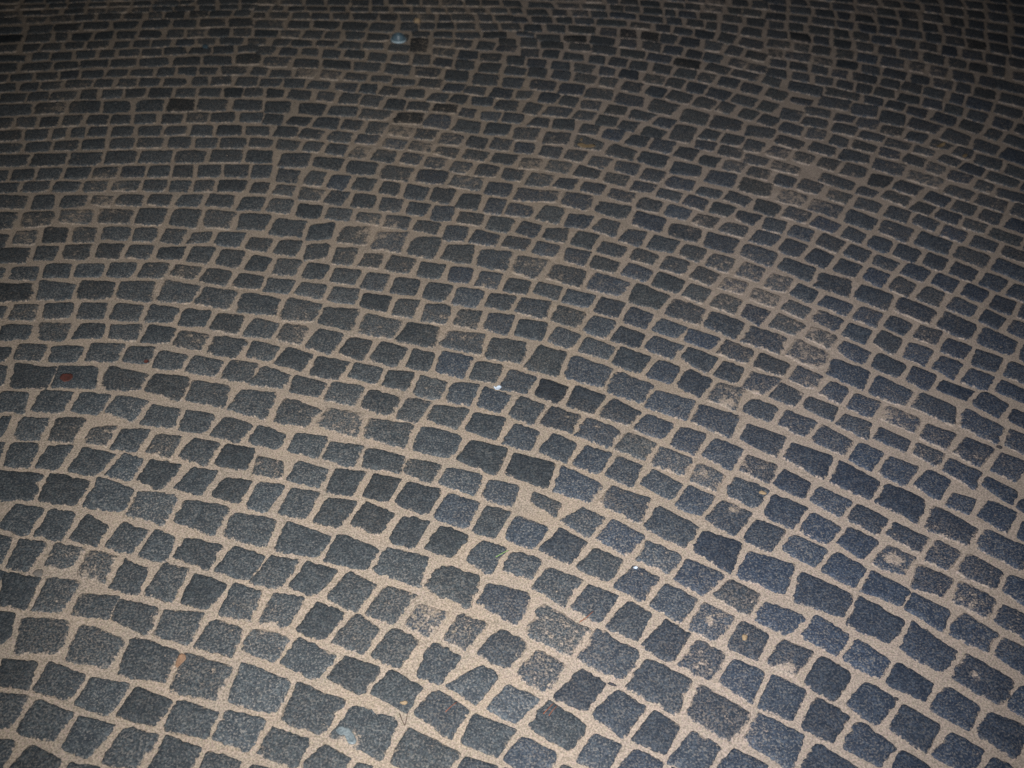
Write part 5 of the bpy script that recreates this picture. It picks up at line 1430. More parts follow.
1670,3596,1735,3568,1709,3498,1639,3518,0,0,0
1760,3560,1832,3530,1807,3454,1723,3488,0,0,0
930,3888,1008,3873,996,3808,908,3820,0,0,0
1026,3864,1082,3859,1064,3787,1015,3800,0,0,0
1102,3857,1166,3848,1148,3776,1078,3785,0,0,0
1193,3841,1253,3827,1234,3754,1173,3767,0,0,0
1272,3821,1343,3802,1317,3732,1252,3743,0,0,0
1362,3804,1440,3780,1418,3705,1337,3720,0,0,0
1469,3782,1517,3762,1493,3683,1439,3698,0,0,0
1540,3746,1599,3731,1566,3646,1512,3671,0,0,0
1619,3726,1691,3701,1669,3619,1596,3642,0,0,0
1718,3691,1771,3674,1739,3587,1688,3621,0,0,0
1776,3671,1866,3631,1836,3561,1743,3594,0,0,0
936,3979,1007,3967,1001,3895,925,3910,0,0,0
1029,3969,1095,3953,1094,3879,1016,3901,0,-1,0
1122,3950,1173,3939,1161,3868,1103,3883,0,0,0
1196,3932,1261,3917,1241,3852,1184,3859,0,0,0
1284,3922,1348,3905,1329,3834,1272,3841,0,0,0
1373,3900,1431,3885,1415,3806,1349,3826,0,0,0
1452,3885,1515,3868,1498,3788,1428,3805,0,0,0
1543,3865,1614,3841,1588,3760,1519,3784,0,0,0
1635,3835,1692,3808,1666,3735,1609,3753,0,0,0
1710,3805,1769,3789,1744,3708,1685,3736,0,0,0
1792,3786,1836,3775,1806,3689,1767,3704,0,0,0
1863,3752,1942,3728,1920,3653,1838,3680,0,0,0
954,4062,1012,4055,995,3987,943,3990,0,0,0
1036,4057,1087,4052,1075,3980,1021,3988,0,0,0
1117,4046,1194,4033,1178,3959,1103,3967,0,0,0
1208,4027,1264,4018,1260,3947,1205,3948,0,0,0
1291,4014,1349,4007,1335,3926,1275,3945,0,0,0
1365,3994,1438,3987,1419,3907,1349,3927,0,0,0
1457,3975,1531,3966,1506,3880,1438,3902,0,0,0
1555,3968,1609,3948,1598,3874,1531,3892,0,0,0
1634,3941,1688,3933,1667,3847,1612,3855,0,0,0
1712,3918,1782,3906,1761,3823,1686,3841,0,0,0
1799,3895,1868,3875,1839,3793,1777,3815,0,0,0
1884,3874,1954,3851,1934,3772,1861,3790,0,0,0
957,4145,1028,4143,1022,4074,940,4083,0,0,0
1052,4136,1120,4129,1106,4065,1038,4078,0,0,0
1142,4133,1227,4117,1215,4048,1133,4061,0,0,0
1241,4115,1307,4103,1288,4036,1236,4048,0,0,0
1327,4101,1398,4088,1381,4013,1320,4028,0,0,0
1418,4090,1477,4076,1462,4005,1398,4019,0,0,0
1498,4072,1575,4060,1565,3989,1477,3999,0,0,0
1597,4058,1657,4042,1633,3964,1580,3969,0,0,0
1674,4039,1740,4022,1723,3939,1657,3960,0,0,0
1757,4026,1825,4000,1804,3921,1737,3938,0,-1,0
1841,4000,1909,3981,1891,3894,1826,3916,0,0,0
1923,3973,2001,3950,1982,3867,1902,3890,0,0,0
981,4233,1045,4227,1033,4164,973,4173,0,0,0
1062,4228,1149,4225,1137,4155,1059,4160,0,0,0
1171,4217,1240,4213,1233,4137,1163,4150,0,0,0
1261,4206,1313,4201,1294,4130,1256,4134,0,0,0
1335,4196,1398,4186,1396,4112,1324,4123,0,0,0
1427,4187,1503,4166,1494,4099,1416,4105,0,0,0
1529,4179,1590,4167,1572,4082,1510,4098,0,0,0
1607,4154,1663,4146,1650,4064,1593,4072,0,0,0
1688,4142,1762,4126,1738,4046,1674,4060,0,0,0
1782,4124,1847,4109,1826,4031,1759,4044,0,0,0
1867,4101,1939,4088,1917,4004,1850,4027,0,0,0
1952,4080,2040,4061,2017,3978,1939,3998,0,0,0
962,4314,1052,4305,1047,4240,953,4252,0,0,0
1082,4315,1138,4306,1140,4242,1073,4246,0,0,0
1162,4302,1239,4299,1228,4230,1152,4239,0,0,0
1259,4296,1338,4286,1335,4220,1248,4224,0,0,0
1357,4283,1427,4283,1418,4210,1353,4214,0,0,0
1442,4275,1509,4267,1506,4194,1430,4203,0,0,0
1534,4265,1603,4257,1593,4177,1521,4186,0,0,0
1633,4253,1707,4247,1698,4158,1617,4174,0,0,0
1743,4238,1795,4222,1782,4140,1728,4148,0,0,0
1818,4217,1876,4207,1859,4126,1801,4140,0,0,0
1892,4199,1971,4187,1948,4112,1876,4123,0,0,0
2000,4183,2081,4167,2056,4087,1981,4101,0,0,0
977,4408,1072,4403,1067,4326,975,4329,0,0,0
1105,4408,1182,4402,1165,4324,1097,4328,0,0,0
1200,4398,1270,4394,1267,4317,1199,4322,0,0,0
1289,4399,1359,4388,1347,4309,1277,4320,0,0,0
1378,4376,1456,4364,1452,4290,1370,4302,0,0,0
1484,4369,1557,4359,1547,4287,1477,4289,0,0,0
1574,4361,1640,4346,1628,4281,1572,4288,0,0,0
1664,4344,1727,4338,1715,4257,1650,4273,0,0,0
1751,4339,1821,4326,1807,4248,1730,4253,0,0,0
1840,4324,1907,4320,1894,4233,1831,4241,0,0,0
1931,4318,2006,4297,1992,4216,1915,4226,0,0,0
2033,4303,2109,4288,2095,4200,2016,4216,0,0,0
1357,4465,1455,4459,1451,4389,1349,4399,0,0,0
1466,4461,1551,4457,1548,4383,1460,4387,0,0,0
1578,4458,1642,4448,1632,4375,1567,4378,0,0,0
1661,4440,1730,4425,1731,4355,1651,4361,0,0,0
1764,4434,1837,4424,1835,4345,1758,4354,0,0,0
1858,4422,1932,4416,1917,4335,1851,4341,0,0,0
1951,4410,2034,4407,2014,4322,1946,4334,0,0,0
2047,4403,2133,4389,2118,4305,2037,4317,0,0,0
1671,4535,1766,4526,1760,4453,1658,4453,0,0,0
1778,4529,1863,4529,1858,4443,1782,4448,0,0,0
1880,4528,1957,4520,1952,4436,1878,4441,0,0,0
1987,4515,2056,4508,2049,4422,1973,4430,0,0,0
2079,4503,2175,4488,2165,4406,2069,4418,0,0,0"""
# patches where the sand has washed over the stones: x, y, radius in metres
def spot(x, y, r):
    u, v = (x - 512) / 1000.0, (384 - y) / 1000.0
    u, v = u * cr - v * sr, u * sr + v * cr
    t = EYE / (sp - v * cp); return (u * t, (cp + v * sp) * t, r * t / 1000.0)
PATCH = np.array([spot(*a) for a in ((534, 510, 13), (893, 561, 8), (786, 670, 10), (708, 622, 5), (975, 677, 5), (918, 440, 6), (884, 416, 9),
    (433, 612, 6), (70, 572, 6), (265, 475, 8), (50, 573, 7), (728, 403, 9), (703, 474, 6), (928, 452, 6), (350, 740, 9), (270, 628, 5), (600, 500, 7),
    (330, 650, 6), (640, 565, 3), (735, 510, 6), (810, 172, 10), (800, 292, 9))])

SMEAR = np.array([spot(x, y, r) + (a,) for x, y, r, a in ((565, 635, 45, .20), (700, 470, 50, .16), (740, 300, 60, .20), (812, 358, 38, .22), (905, 430, 55, .18),
    (95, 560, 45, .16), (440, 620, 40, .18), (600, 505, 45, .16), (50, 240, 60, .16), (420, 140, 60, .18), (790, 172, 50, .28), (925, 170, 60, .18),
    (560, 165, 60, .14), (390, 245, 45, .14), (60, 640, 50, .12), (975, 640, 40, .10), (730, 640, 60, .08), (760, 400, 40, .16), (330, 425, 35, .12))])
def stone_geometry(quad, rg, nseg, rings, prof, dust, tone, hue, grow=0.0078):
    """one rough cobble: an uneven rounded outline carried down into the sand and a worn, slightly domed top"""
    k = np.arange(nseg) / nseg * 4
    side = np.floor(k).astype(int); f = (k - side) * 2 - 1
    U = np.select([side == 0, side == 1, side == 2, side == 3], [f, 1.0 + 0 * f, -f, -1.0 + 0 * f])
    V = np.select([side == 0, side == 1, side == 2, side == 3], [1.0 + 0 * f, -f, -1.0 + 0 * f, f])
    ex = rg.uniform(6.0, 14.0)
    rad = np.hypot(U, V); cu, cv = U / rad, V / rad
    rr = (np.abs(cu) ** ex + np.abs(cv) ** ex) ** (-1 / ex)
    ang = np.arctan2(cv, cu)
    w = np.zeros(nseg)
    for h, a in ((2, .010), (3, .016), (4, .014), (5, .016), (7, .016), (9, .016), (13, .014), (17, .012), (23, .010)):
        if h < nseg / 2: w += a * rg.normal() * np.cos(h * ang + rg.uniform(0, 6.28))
    rr = rr * (1.0 + w) + rg.normal(0, .0105, nseg)
    U0, V0 = cu * rr, cv * rr
    q0 = quad.mean(0); q = quad + (quad - q0) * (grow / np.linalg.norm(quad - q0, axis=1))[:, None]
    tilt = rg.normal(0, 0.004, 2); lift = rg.normal(0.0009, 0.0005)
    vs, at = [], []
    cen = q.mean(0)
    for s, z in zip(rings, prof):
        s2 = s if s >= .95 else s
        u, v = (U0 * s2 + 1) / 2, (V0 * s2 + 1) / 2
        P = (q[3][None] * (1 - u)[:, None] + q[2][None] * u[:, None]) * (1 - v)[:, None] + (q[0][None] * (1 - u)[:, None] + q[1][None] * u[:, None]) * v[:, None]
        d = P - cen
        Z = z + (lift + d @ tilt + rg.normal(0, 0.0003, nseg) if z > -0.02 else 0 * d[:, 0])
        vs.append(np.column_stack([P, Z])); at.append(np.full(nseg, s))
    vs.append(np.array([[cen[0], cen[1], prof[-1] + lift]])); at.append(np.array([0.0]))
    V3 = np.concatenate(vs); S = np.concatenate(at)
    du = np.full(len(V3), dust)
    for x, y, r, a in SMEAR:
        if abs(x - cen[0]) < 2 * r and abs(y - cen[1]) < 3 * r:
            du = du + 0.62 * a * np.clip(1.3 - np.hypot(V3[:, 0] - x, (V3[:, 1] - y) * .7) / r, 0, 1)
    if len(rings) > 6:
        for x, y, r in PATCH:
            if abs(x - cen[0]) < .15 and abs(y - cen[1]) < .15:
                du = np.maximum(du, 0.62 * np.clip(1.6 - np.hypot(V3[:, 0] - x, V3[:, 1] - y) / r, 0, 1))
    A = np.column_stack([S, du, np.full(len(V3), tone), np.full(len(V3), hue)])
    F = []
    nr = len(rings)
    for i in range(nr - 1):
        for j in range(nseg):
            j2 = (j + 1) % nseg
            F.append((i * nseg + j2, i * nseg + j, (i + 1) * nseg + j, (i + 1) * nseg + j2))
    c0 = nr * nseg
    for j in range(nseg): F.append(((nr - 1) * nseg + (j + 1) % nseg, (nr - 1) * nseg + j, c0))
    F.append(tuple(range(nseg)))
    return V3, F, A

def add_stone_attr(me, A):
    a = me.attributes.new('stone', 'FLOAT_COLOR', 'POINT'); a.data.foreach_set('color', np.ascontiguousarray(A, np.float32).ravel())

def look(x, y, rg, dust, tn, smooth):
    tone = float(np.clip(rg.normal(1.04 + 0.14 * float(np.clip(y - 1.5, 0, 1)), 0.11), 0.80, 1.5))
    if tn < 0: tone = 0.62
    if smooth: tone = 1.25
    hue = float(np.clip(0.24 + 1.1 * (x - 0.05) * float(np.clip(1.6 - 0.5 * y, 0.2, 1)) - 0.06 * (y - 1.2) + rg.normal(0, 0.13), 0, 1))  # bluer towards the near right: flash tint put into the stone colour
    d = dust / 185.0 if dust else max(0.0, rg.normal(0.045, 0.045) + 0.11 * float(np.clip((y - 1.5) / 1.2, 0, 1)) * rg.uniform(0.3, 1.6))
    return d, tone, hue

HI = ([1.0, 1.0, .985, .95, .90, .82, .70, .54, .36, .18], [-.062, -.006, -.0010, .0006, .0016, .0025, .0033, .0039, .0042, .0043])
MID = ([1.0, 1.0, .95, .84, .60, .30], [-.05, -.005, .0002, .0018, .0027, .0031])
LOW = ([1.0, 1.0, .90, .5], [-.04, -.004, .0010, .0026])
rs = np.random.default_rng(11)
for line in SINGLE.split('\n'):
    nums, label = line.split('|'); nums = list(map(int, nums.split(',')))
    quad = np.array(nums[:8], float).reshape(4, 2) / 1000.0
    cen = quad.mean(0)
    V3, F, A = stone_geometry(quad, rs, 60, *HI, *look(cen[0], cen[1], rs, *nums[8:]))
    V3[:, :2] -= cen
    o = link('cobblestone', V3, F, m_stone); o.location = (cen[0], cen[1], 0)
    add_stone_attr(o.data, A)
    tag(o, label, 'cobblestone', 'cobblestones laid in curved courses')

quads, info = [], []
for line in MASS.split('\n'):
    nums = list(map(int, line.split(',')))
    quads.append(np.array(nums[:8], float).reshape(4, 2) / 1000.0); info.append(nums[8:])
ntraced = len(quads)
allq = quads + [np.array(list(map(int, l.split('|')[0].split(',')))[:8], float).reshape(4, 2) / 1000.0 for l in SINGLE.split('\n')]
# the paving carries on past the picture: the same courses, ring after ring, wherever no stone lies yet
CELL = 0.006; X0, X1, Y0, Y1 = -4.6, 4.6, -0.7, 6.7
occ = np.zeros((int((Y1 - Y0) / CELL), int((X1 - X0) / CELL)), bool)
def raster(q, grow):
    cen = q.mean(0); qq = cen + (q - cen) * grow
    a = np.floor((qq.min(0) - (X0, Y0)) / CELL).astype(int); z = np.ceil((qq.max(0) - (X0, Y0)) / CELL).astype(int) + 1
    if a.min() < 0 or z[0] > occ.shape[1] or z[1] > occ.shape[0]: return None
    xs = X0 + (np.arange(a[0], z[0]) + .5) * CELL; ys = Y0 + (np.arange(a[1], z[1]) + .5) * CELL
    X, Y = np.meshgrid(xs, ys); m = np.ones(X.shape, bool)
    for i in range(4):
        p, r = qq[i], qq[(i + 1) % 4]
        m &= ((r[0] - p[0]) * (Y - p[1]) - (r[1] - p[1]) * (X - p[0])) <= 0
    return a, z, m
for q in allq:
    r = raster(q, 1.22)
    if r: a, z, m = r; occ[a[1]:z[1], a[0]:z[0]] |= m
ctr = np.array((-0.417, -0.415))
rf = np.random.default_rng(5)
def frame_pos(p):
    d = p[1] * cp + EYE * sp; u, v = p[0] / d, (p[1] * sp - EYE * cp) / d
    x, y = u * cr + v * sr, -u * sr + v * cr
    return 512 + 1000 * x, 384 - 1000 * y
# each traced course runs on past the edges of the picture: end point, heading (mrad) and width, mm
ENDS = """-974,1105,-81,69,-1;166,794,-451,34,1;-967,1013,275,72,-1;14,792,-237,43,1;-903,927,-53,50,-1;-205,780,-158,30,1;-906,855,-33,59,-1;-432,763,-248,52,1;-874,773,-21,52,-1;-663,741,-55,42,1;-1199,1611,5,65,-1;984,928,-508,66,1;-1168,1534,-166,58,-1;941,858,-439,46,1;-1179,1448,40,64,-1;782,844,-676,51,1;-1119,1361,42,78,-1;642,835,-562,61,1;-1037,1283,-189,64,-1;486,827,-474,53,1;-1049,1198,-35,66,-1;302,816,-374,56,1;-1537,2411,37,66,-1;1294,1769,-583,52,1;-1549,2309,139,86,-1;1265,1689,-574,67,1;-1491,2217,79,66,-1;1206,1612,-518,75,1;-1426,2157,95,65,-1;1161,1528,-748,44,1;-1440,2075,143,46,-1;1186,1411,-597,50,1;-1402,1994,161,76,-1;1127,1357,-540,67,1;-1367,1919,121,45,-1;1124,1250,-625,61,1;-1288,1849,113,57,-1;1090,1171,-572,55,1;-1295,1766,92,50,-1;1061,1092,-622,57,1;-1264,1695,53,66,-1;1052,992,-557,69,1;1606,2906,-502,62,1;1579,2636,-454,71,1;1603,2727,-534,77,1;1508,2569,-568,60,1;1669,2958,-583,71,1;1711,3061,-534,89,1;-1592,2473,177,51,-1;1324,1860,-551,56,1;-1645,2529,236,60,-1;1352,1944,-493,69,1;-1657,2616,192,67,-1;1396,2018,-589,72,1;-1678,2689,214,53,-1;1415,2122,-518,70,1;-1689,2764,243,61,-1;1462,2200,-460,63,1;-1744,2833,233,66,-1;1467,2291,-517,72,1;-1758,2919,251,73,-1;1490,2383,-604,74,1;-1772,3002,200,58,-1;1521,2477,-505,59,1;-1829,3061,311,55,-1;-1884,3119,286,53,-1;-1898,3204,222,66,-1;-1910,3278,154,47,-1;1609,2816,-381,60,1;-1929,3347,328,53,-1;-1977,3419,317,61,-1;-2001,3492,234,54,-1;1775,3392,-457,79,1;-2028,3568,288,56,-1;-2048,3623,301,43,-1;1931,3691,-312,78,1;-2080,3684,214,37,-1;1944,3811,-279,85,1;-2097,3746,170,50,-1;1735,3162,-625,74,1;1788,3262,-514,73,1;1992,3909,-281,85,1;2028,4019,-234,84,1;1819,3492,-383,80,1;1851,3596,-377,80,1;2069,4127,-188,85,1;2102,4244,-201,88,1;2126,4347,-160,86,1;2170,4447,-137,84,1"""
for e in ENDS.split(';'):
    ex_, ey_, hd, wd, sg = map(int, e.split(','))
    p = np.array((ex_, ey_)) / 1000.0; hd /= 1000.0; wd = wd / 1000.0
    radial = p - ctr; tang = math.atan2(-radial[0], radial[1])
    dlt = hd - tang
    for k in range(44):
        ln = float(np.clip(rf.normal(0.073, 0.009), .055, .105))
        for half in (0, 1):
            radial = p - ctr; th = math.atan2(-radial[0], radial[1]) + dlt * .93 ** k
            u = np.array((math.cos(th), math.sin(th)))
            if half == 0: p = p + sg * u * (0.0165 + ln / 2); c_ = p; uu = u
            else: p = p + sg * u * ln / 2
        nn = np.array((-uu[1], uu[0])); w = wd * rf.uniform(.98, 1.06) + .003; jit = rf.normal(0, .002, (4, 2))
        q = np.array([c_ - uu * ln / 2 + nn * w / 2, c_ + uu * ln / 2 + nn * w / 2, c_ + uu * ln / 2 - nn * w / 2, c_ - uu * ln / 2 - nn * w / 2]) + jit
        fx, fy = frame_pos(c_)
        r = raster(q, 1.0)
        if r is None: break
        a, z, m = r
        if (occ[a[1]:z[1], a[0]:z[0]] & m).sum() < 0.10 * m.sum() and not (0 < fx < 1024 and 0 < fy < 768 and fx < 985):
            quads.append(q); info.append([0, 0, 0]); a, z, m = raster(q, 1.2) or (a, z, m); occ[a[1]:z[1], a[0]:z[0]] |= m
for pss in range(3):
    rad = 0.30 + 0.02 * pss
    while rad < 8.2:
        wid = float(np.clip(rf.normal(0.064, 0.004), .052, .076)) * (1.0, .8, .55)[pss]
        a = R(-60) + rf.uniform(0, 0.1)
        while a < R(240):
            ln = float(np.clip(rf.normal(0.073, 0.010), .052, .105)) * (1.0, .9, .75)[pss]
            da = ln / rad; am = a + da / 2; cx, cy = ctr + rad * np.array((math.cos(am), math.sin(am)))
            step = (ln + 0.017) / rad
            if X0 + .1 < cx < X1 - .1 and Y0 + .1 < cy < Y1 - .1:
                t = np.array((math.sin(am), -math.cos(am))); nn = np.array((math.cos(am), math.sin(am)))
                p = np.array((cx, cy)); jit = rf.normal(0, .003, (4, 2))
                q = np.array([p - t * ln / 2 + nn * wid / 2, p + t * ln / 2 + nn * wid / 2, p + t * ln / 2 - nn * wid / 2, p - t * ln / 2 - nn * wid / 2]) + jit
                fx, fy = frame_pos(p)
                inside = -5 < fx < 1029 and 105 < fy < 773
                r = None if inside else raster(q, 1.0)
                if r:
                    aa, zz, m = r; s = occ[aa[1]:zz[1], aa[0]:zz[0]]
                    if (s & m).sum() < 0.05 * m.sum():
                        quads.append(q); info.append([0, 0, 0])
                        aa, zz, m = raster(q, 1.2) or (aa, zz, m); occ[aa[1]:zz[1], aa[0]:zz[0]] |= m
                elif not inside: step = 0.03 / rad
            if pss: step = min(step, 0.03 / rad)
            a += step
        rad += 0.081 if pss == 0 else 0.03
VV, FF, AA, off = [], [], [], 0
for i, q in enumerate(quads):
    cen = q.mean(0); near = i < ntraced
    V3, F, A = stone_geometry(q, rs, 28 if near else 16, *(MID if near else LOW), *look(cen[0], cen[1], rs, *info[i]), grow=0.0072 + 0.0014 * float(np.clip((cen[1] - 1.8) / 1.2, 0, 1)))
    VV.append(V3); AA.append(A); FF += [tuple(k + off for k in f) for f in F]; off += len(V3)
o = link('cobblestones', np.concatenate(VV), FF, m_stone); add_stone_attr(o.data, np.concatenate(AA))
tag(o, 'paving of small dark grey cobblestones in curved courses with sandy joints', 'paving', 'cobblestones laid in curved courses', 'stuff')
print('stones', len(quads) + 300, 'filled', len(quads) - ntraced)
# ---------------------------------------------------------------- small things lying on the paving
def P(x, y):
    a = spot(x, y, 1); return np.array(a[:2]), a[2]          # ground point and metres per pixel there
rl = np.random.default_rng(23)
def flake(name, pts, mat, label, cat, thick=0.0007, z=0.0078, curl=0.003, lobes=6):
    """a thin curled leaf or scrap: its outline lies on the ground, its body is bowed and has a thickness"""
    g = np.array([P(*p)[0] for p in pts]); cen = g.mean(0)
    out = []
    for i in range(len(g)):
        a, b = g[i], g[(i + 1) % len(g)]
        for t in np.linspace(0, 1, 5)[:-1]: out.append(a + (b - a) * t)
    out = np.array(out); k = len(out)
    for _ in range(2): out = (out * 2 + np.roll(out, 1, 0) + np.roll(out, -1, 0)) / 4
    out += rl.normal(0, .00035, out.shape)
    ax = rl.normal(0, 1, 2); ax /= np.linalg.norm(ax); size = np.linalg.norm(out - cen, axis=1).max()
    top = []
    for s in (1.0, .72, .42, .16):
        p = (out - cen) * s; h = (p @ ax / size) ** 2 * curl + np.sin(p[:, 0] * 700 + p[:, 1] * 500) * .0004 * (s > .2)
        top.append(np.column_stack([p, h]))
    top.append(np.array([[0, 0, 0]])); top = np.concatenate(top); n = len(top)
    bot = top.copy(); bot[:, 2] -= thick
    V = np.concatenate([top, bot]); F = []
    for r in range(3):
        for j in range(k):
            j2 = (j + 1) % k; q = (r * k + j, r * k + j2, (r + 1) * k + j2, (r + 1) * k + j)
            F.append(q); F.append(tuple(v + n for v in reversed(q)))
    for j in range(k):
        j2 = (j + 1) % k
        F.append((3 * k + j, 3 * k + j2, n - 1)); F.append((n + 3 * k + j2, n + 3 * k + j, 2 * n - 1)); F.append((j2, j, j + n, j2 + n))
    o = link(name, V, F, mat); o.location = (cen[0], cen[1], z); tag(o, label, cat); return o
def stick(name, pts, mat, label, cat, r=0.0008, z=0.0082, taper=0.6, tip=None):
    """a needle, twig or blade following a line on the ground, thinner towards its end"""
    g = [P(*p)[0] for p in pts]; cen = sum(g) / len(g); path = []
    for a, b in zip(g[:-1], g[1:]):
        for t in np.linspace(0, 1, 5)[:-1]: path.append(a + (b - a) * t)
    path.append(g[-1]); path = np.array(path) - cen; k = len(path)
    V, F, S = [], [], 6
    for i, p in enumerate(path):
        d = path[min(i + 1, k - 1)] - path[max(i - 1, 0)]; d = d / np.linalg.norm(d); nn = np.array((-d[1], d[0]))
        rr = r * (1 - (1 - taper) * i / (k - 1)); hz = .0009 * math.sin(i / (k - 1) * 3.1)
        for s in range(S):
            a = s / S * 6.2832; V.append((*(p + nn * math.cos(a) * rr), hz + math.sin(a) * rr))
    for i in range(k - 1):
        for s in range(S): F.append((i * S + s, i * S + (s + 1) % S, (i + 1) * S + (s + 1) % S, (i + 1) * S + s))
    F.append(tuple(reversed(range(S)))); F.append(tuple(range((k - 1) * S, k * S)))
    o = link(name, V, F, mat); o.location = (cen[0], cen[1], z); tag(o, label, cat)
    return o
def pebble(x, y, w, d, h, mat, label, z=0.004, rot=0.0):
    c0, m = P(x, y); a, b = w * m / 2, d * m / 2; V, F = [], []
    ph = rl.uniform(0, 6, 6)
    for i in range(1, 8):
        th = i / 8 * math.pi
        for j in range(14):
            f = j / 14 * 6.2832; k = 1 + .13 * math.sin(2 * f + ph[0]) + .10 * math.sin(3 * f + ph[1] + th) + .07 * math.sin(5 * f + 2 * th + ph[2]) + rl.normal(0, .02)
            px_, py_ = a * math.sin(th) * math.cos(f) * k, b * math.sin(th) * math.sin(f) * k
            V.append((px_ * math.cos(rot) - py_ * math.sin(rot), px_ * math.sin(rot) + py_ * math.cos(rot), h * math.cos(th) * k))
    V.append((0, 0, h)); V.append((0, 0, -h)); n = len(V)
    for i in range(6):
        for j in range(14): F.append((i * 14 + j, (i + 1) * 14 + j, (i + 1) * 14 + (j + 1) % 14, i * 14 + (j + 1) % 14))
    for j in range(14): F.append((j, (j + 1) % 14, n - 2)); F.append((84 + (j + 1) % 14, 84 + j, n - 1))
    o = link('pebble', V, F, mat); o.location = (c0[0], c0[1], z); tag(o, label, 'pebble')
    return o

m_orange = plain('dry_leaf_orange', (0.29, 0.175, 0.11), (0.20, 0.13, 0.09), 300)
m_red = plain('dry_leaf_red', (0.105, 0.034, 0.027), (0.06, 0.030, 0.026), 300)
m_ochre = plain('dry_leaf_ochre', (0.27, 0.195, 0.11), (0.20, 0.15, 0.095), 300)
m_needle = plain('rusty_needle', (0.27, 0.10, 0.055), (0.20, 0.08, 0.05), 500)
m_twig = plain('dark_twig', (0.10, 0.065, 0.05), (0.06, 0.045, 0.04), 500)
m_green = plain('grass_green', (0.17, 0.33, 0.10), (0.24, 0.30, 0.13), 300)
m_tan = plain('tan_pebble', (0.33, 0.24, 0.145), (0.26, 0.195, 0.13), 500, 0.8)
m_greyp = plain('grey_pebble', (0.17, 0.15, 0.13), (0.12, 0.115, 0.11), 300, 0.8)
m_darkp = plain('dark_pebble', (0.045, 0.045, 0.055), (0.03, 0.03, 0.036), 500, 0.8)
m_pale = plain('pale_plastic', (0.19, 0.225, 0.24), (0.10, 0.125, 0.14), 220, 0.45, 0.5)
m_blue = plain('blue_plastic_flare', (0.11, 0.165, 0.20), (0.07, 0.115, 0.15), 120, 0.4, 0.5)
m_rim = plain('flare_rim', (0.44, 0.55, 0.61), (0.30, 0.40, 0.46), 200, 0.4, 0.5)
m_white = plain('white_plastic', (0.66, 0.74, 0.84), (0.48, 0.58, 0.72), 500, 0.35, 0.5)

# the round bluish lid at the far side, a lens flare given a made-up solid shape: a low ribbed dome on a pale rim
c0, mpp = P(398.5, 41.5)
orb = bpy.data.objects.new('flare_orb', None); C.objects.link(orb); orb.location = (c0[0], c0[1], 0.005)
tag(orb, 'pale blue lens flare lid with ribbed dome lying among the far dark cobbles', 'orb')
def lathe(name, prof, mat, seg=40):
    V = [(r * math.cos(j / seg * 6.2832), r * math.sin(j / seg * 6.2832), z) for r, z in prof for j in range(seg)]
    F = [(i * seg + j, i * seg + (j + 1) % seg, (i + 1) * seg + (j + 1) % seg, (i + 1) * seg + j) for i in range(len(prof) - 1) for j in range(seg)]
    return link(name, V, F, mat, orb)
Rl = 7.6 * mpp
prof = [(Rl * .94, 0.002)]
for i in range(1, 40):
    t = i / 40; prof.append((Rl * .93 * math.cos(t * 1.57), 0.004 + 0.022 * math.sin(t * 1.57) + 0.0016 * math.sin(t * 34)))
prof.append((0.0004, 0.0262))
lathe('dome', prof, m_blue)
lathe('rim', [(Rl * .90, 0.0), (Rl, 0.0), (Rl * 1.02, .002), (Rl * 1.02, .005), (Rl * .99, .0068), (Rl * .95, .006), (Rl * .93, .003)], m_rim)

flake('plastic_scrap', [(336, 731), (339, 728), (343, 728.5), (349, 730), (353, 735), (357, 741), (356, 746), (351, 747), (347, 744), (346, 737), (341, 737), (337, 735)], m_pale,
      'crumpled pale blue-grey plastic scrap on a broad cobble near the bottom edge', 'scrap', curl=.005)
flake('plastic_scrap', [(202, 48), (206, 46), (209, 48), (208, 50.5), (203, 50)], m_blue, 'small faded blue plastic scrap on dim cobbles at the far left', 'scrap', z=.009)
flake('plastic_chip', [(493, 388.5), (496, 389.5), (499, 387.5), (502, 389), (500, 391), (498, 393), (495, 391.5)], m_white, 'tiny bluish white plastic chip on a cobble near the middle', 'chip', curl=.004)
flake('quartz_chip', [(632.5, 570.5), (634, 568.5), (637, 568.8), (637.5, 570), (635, 571.2)], m_white, 'tiny white glinting chip on a blue-black cobble corner', 'chip', curl=.002)
flake('dry_leaf', [(176, 669), (176.5, 664), (179, 658), (182, 655.5), (186.5, 658), (187, 661), (184, 664), (180.5, 668), (178, 671)], m_orange, 'small orange-brown leaf lying on the joint between two broad cobbles', 'leaf')
flake('dry_leaf', [(60.5, 381), (63, 376.5), (68, 375.5), (73, 376), (74.5, 380), (71, 383.5), (64, 384)], m_red, 'dark red leaf on a broad cobble near the left edge', 'leaf')
flake('dry_leaf', [(144, 364.5), (147, 362), (150, 363), (149, 365), (146, 365.5)], m_red, 'tiny red leaf scrap in a joint right of the dark red leaf', 'leaf')
flake('dry_leaf', [(576, 146), (580, 144.5), (587, 147), (594, 146), (596, 148), (590, 150), (581, 149.5)], m_ochre, 'ochre leaf fragment on a sandy cobble in the dim far part', 'leaf')
flake('dry_leaf', [(579.5, 141.5), (582, 139.5), (582.5, 142), (580, 143.5)], m_ochre, 'tiny pale ochre leaf crumb just beyond the ochre leaf fragment', 'leaf')
flake('dry_leaf', [(935, 149), (938, 146.5), (944, 145), (944.5, 147), (941, 149.2), (937, 150)], m_ochre, 'curved yellowish leaf on a cobble at the far right', 'leaf', curl=.006)
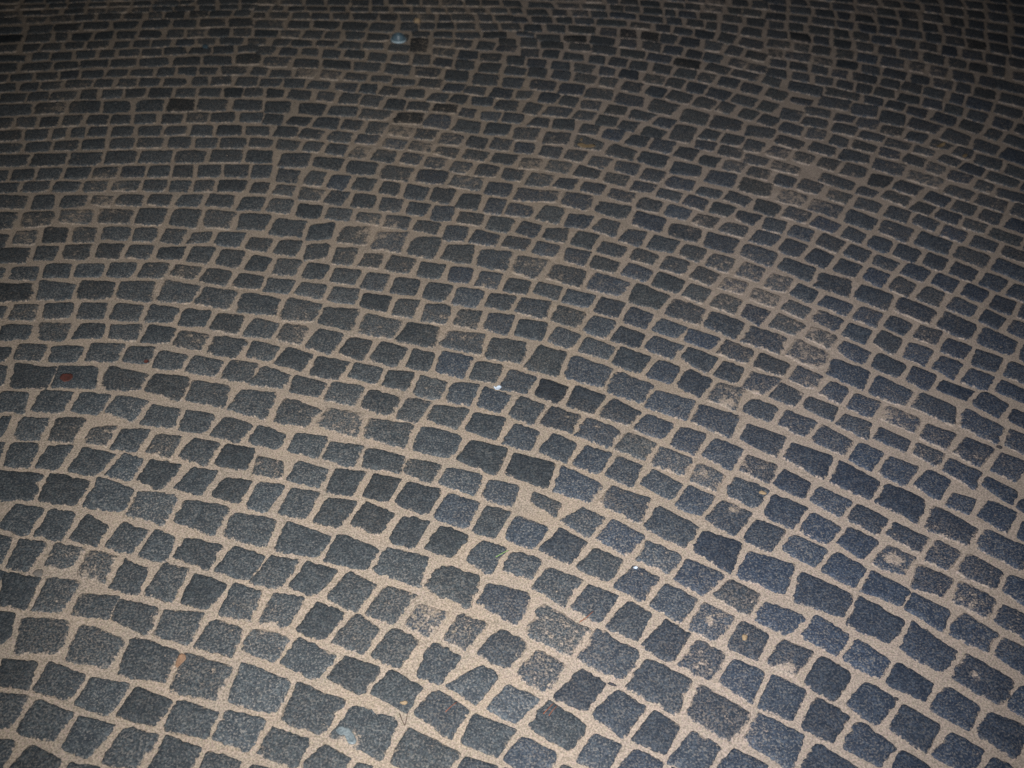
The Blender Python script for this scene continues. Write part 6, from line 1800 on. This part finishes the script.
flake('dry_leaf', [(961, 158), (964, 155.5), (967, 156.5), (965.5, 159), (962, 159.5)], m_ochre, 'small yellow leaf nearest the right edge among the far cobbles', 'leaf')
stick('pine_needle', [(579, 624.5), (586, 620), (593, 613.5)], m_needle, 'reddish needle across the joint above a broad speckled cobble', 'needle', r=.0011)
stick('pine_needle', [(543, 716), (548, 711), (553, 705.5)], m_needle, 'rusty needle, left one of the pair on a cobble near the bottom', 'needle', r=.0010)
stick('pine_needle', [(548.5, 718), (552, 713), (556.5, 708)], m_needle, 'rusty needle, right one of the pair on a cobble near the bottom', 'needle', r=.0009)
stick('pine_needle', [(445.5, 714), (451, 709), (456.5, 704.5)], m_needle, 'single rusty needle on a dark cobble beside the forked twig', 'needle', r=.0009)
stick('twig', [(399.5, 714), (402, 721), (405, 727), (406.5, 720), (407.5, 714)], m_twig, 'thin dark V-shaped twig lying in a sandy joint', 'twig', r=.0009, z=.0030)
stick('grass_blade', [(495.5, 559.5), (502, 556), (508.5, 552.5)], m_green, 'thin green grass blade on the corner of a dark cobble', 'grass blade', r=.0010, taper=.8)
pebble(743.8, 639.5, 6.5, 6.5, .0035, m_tan, 'yellowish tan pebble on the middle of a blue-black cobble', .0075)
pebble(404, 704.6, 8, 4, .003, m_tan, 'flat ochre pebble on the near edge of a dark cobble', .0065, -.1)
pebble(762, 494.5, 9, 4, .003, m_tan, 'elongated tan pebble at the right end of a blue-black cobble', .006, -.2)
pebble(417, 22.5, 6, 7, .011, m_tan, 'upright tan pebble beyond the pale blue lid', .006)
pebble(38.5, 573.5, 9.5, 11, .003, m_greyp, 'flat grey-brown pebble in a sandy joint near the left edge', .001, .2)
pebble(999.3, 447.3, 5.5, 4.5, .004, m_darkp, 'dark little pebble wedged in a joint crossing near the right edge', .001)
pebble(612, 684.5, 9, 3.5, .003, m_darkp, 'dark stone splinter in the joint below a broad blue-black cobble', .0005, -.2)
pebble(896, 699, 5, 4, .003, m_darkp, 'dark stone crumb in a joint at lower right', .001)
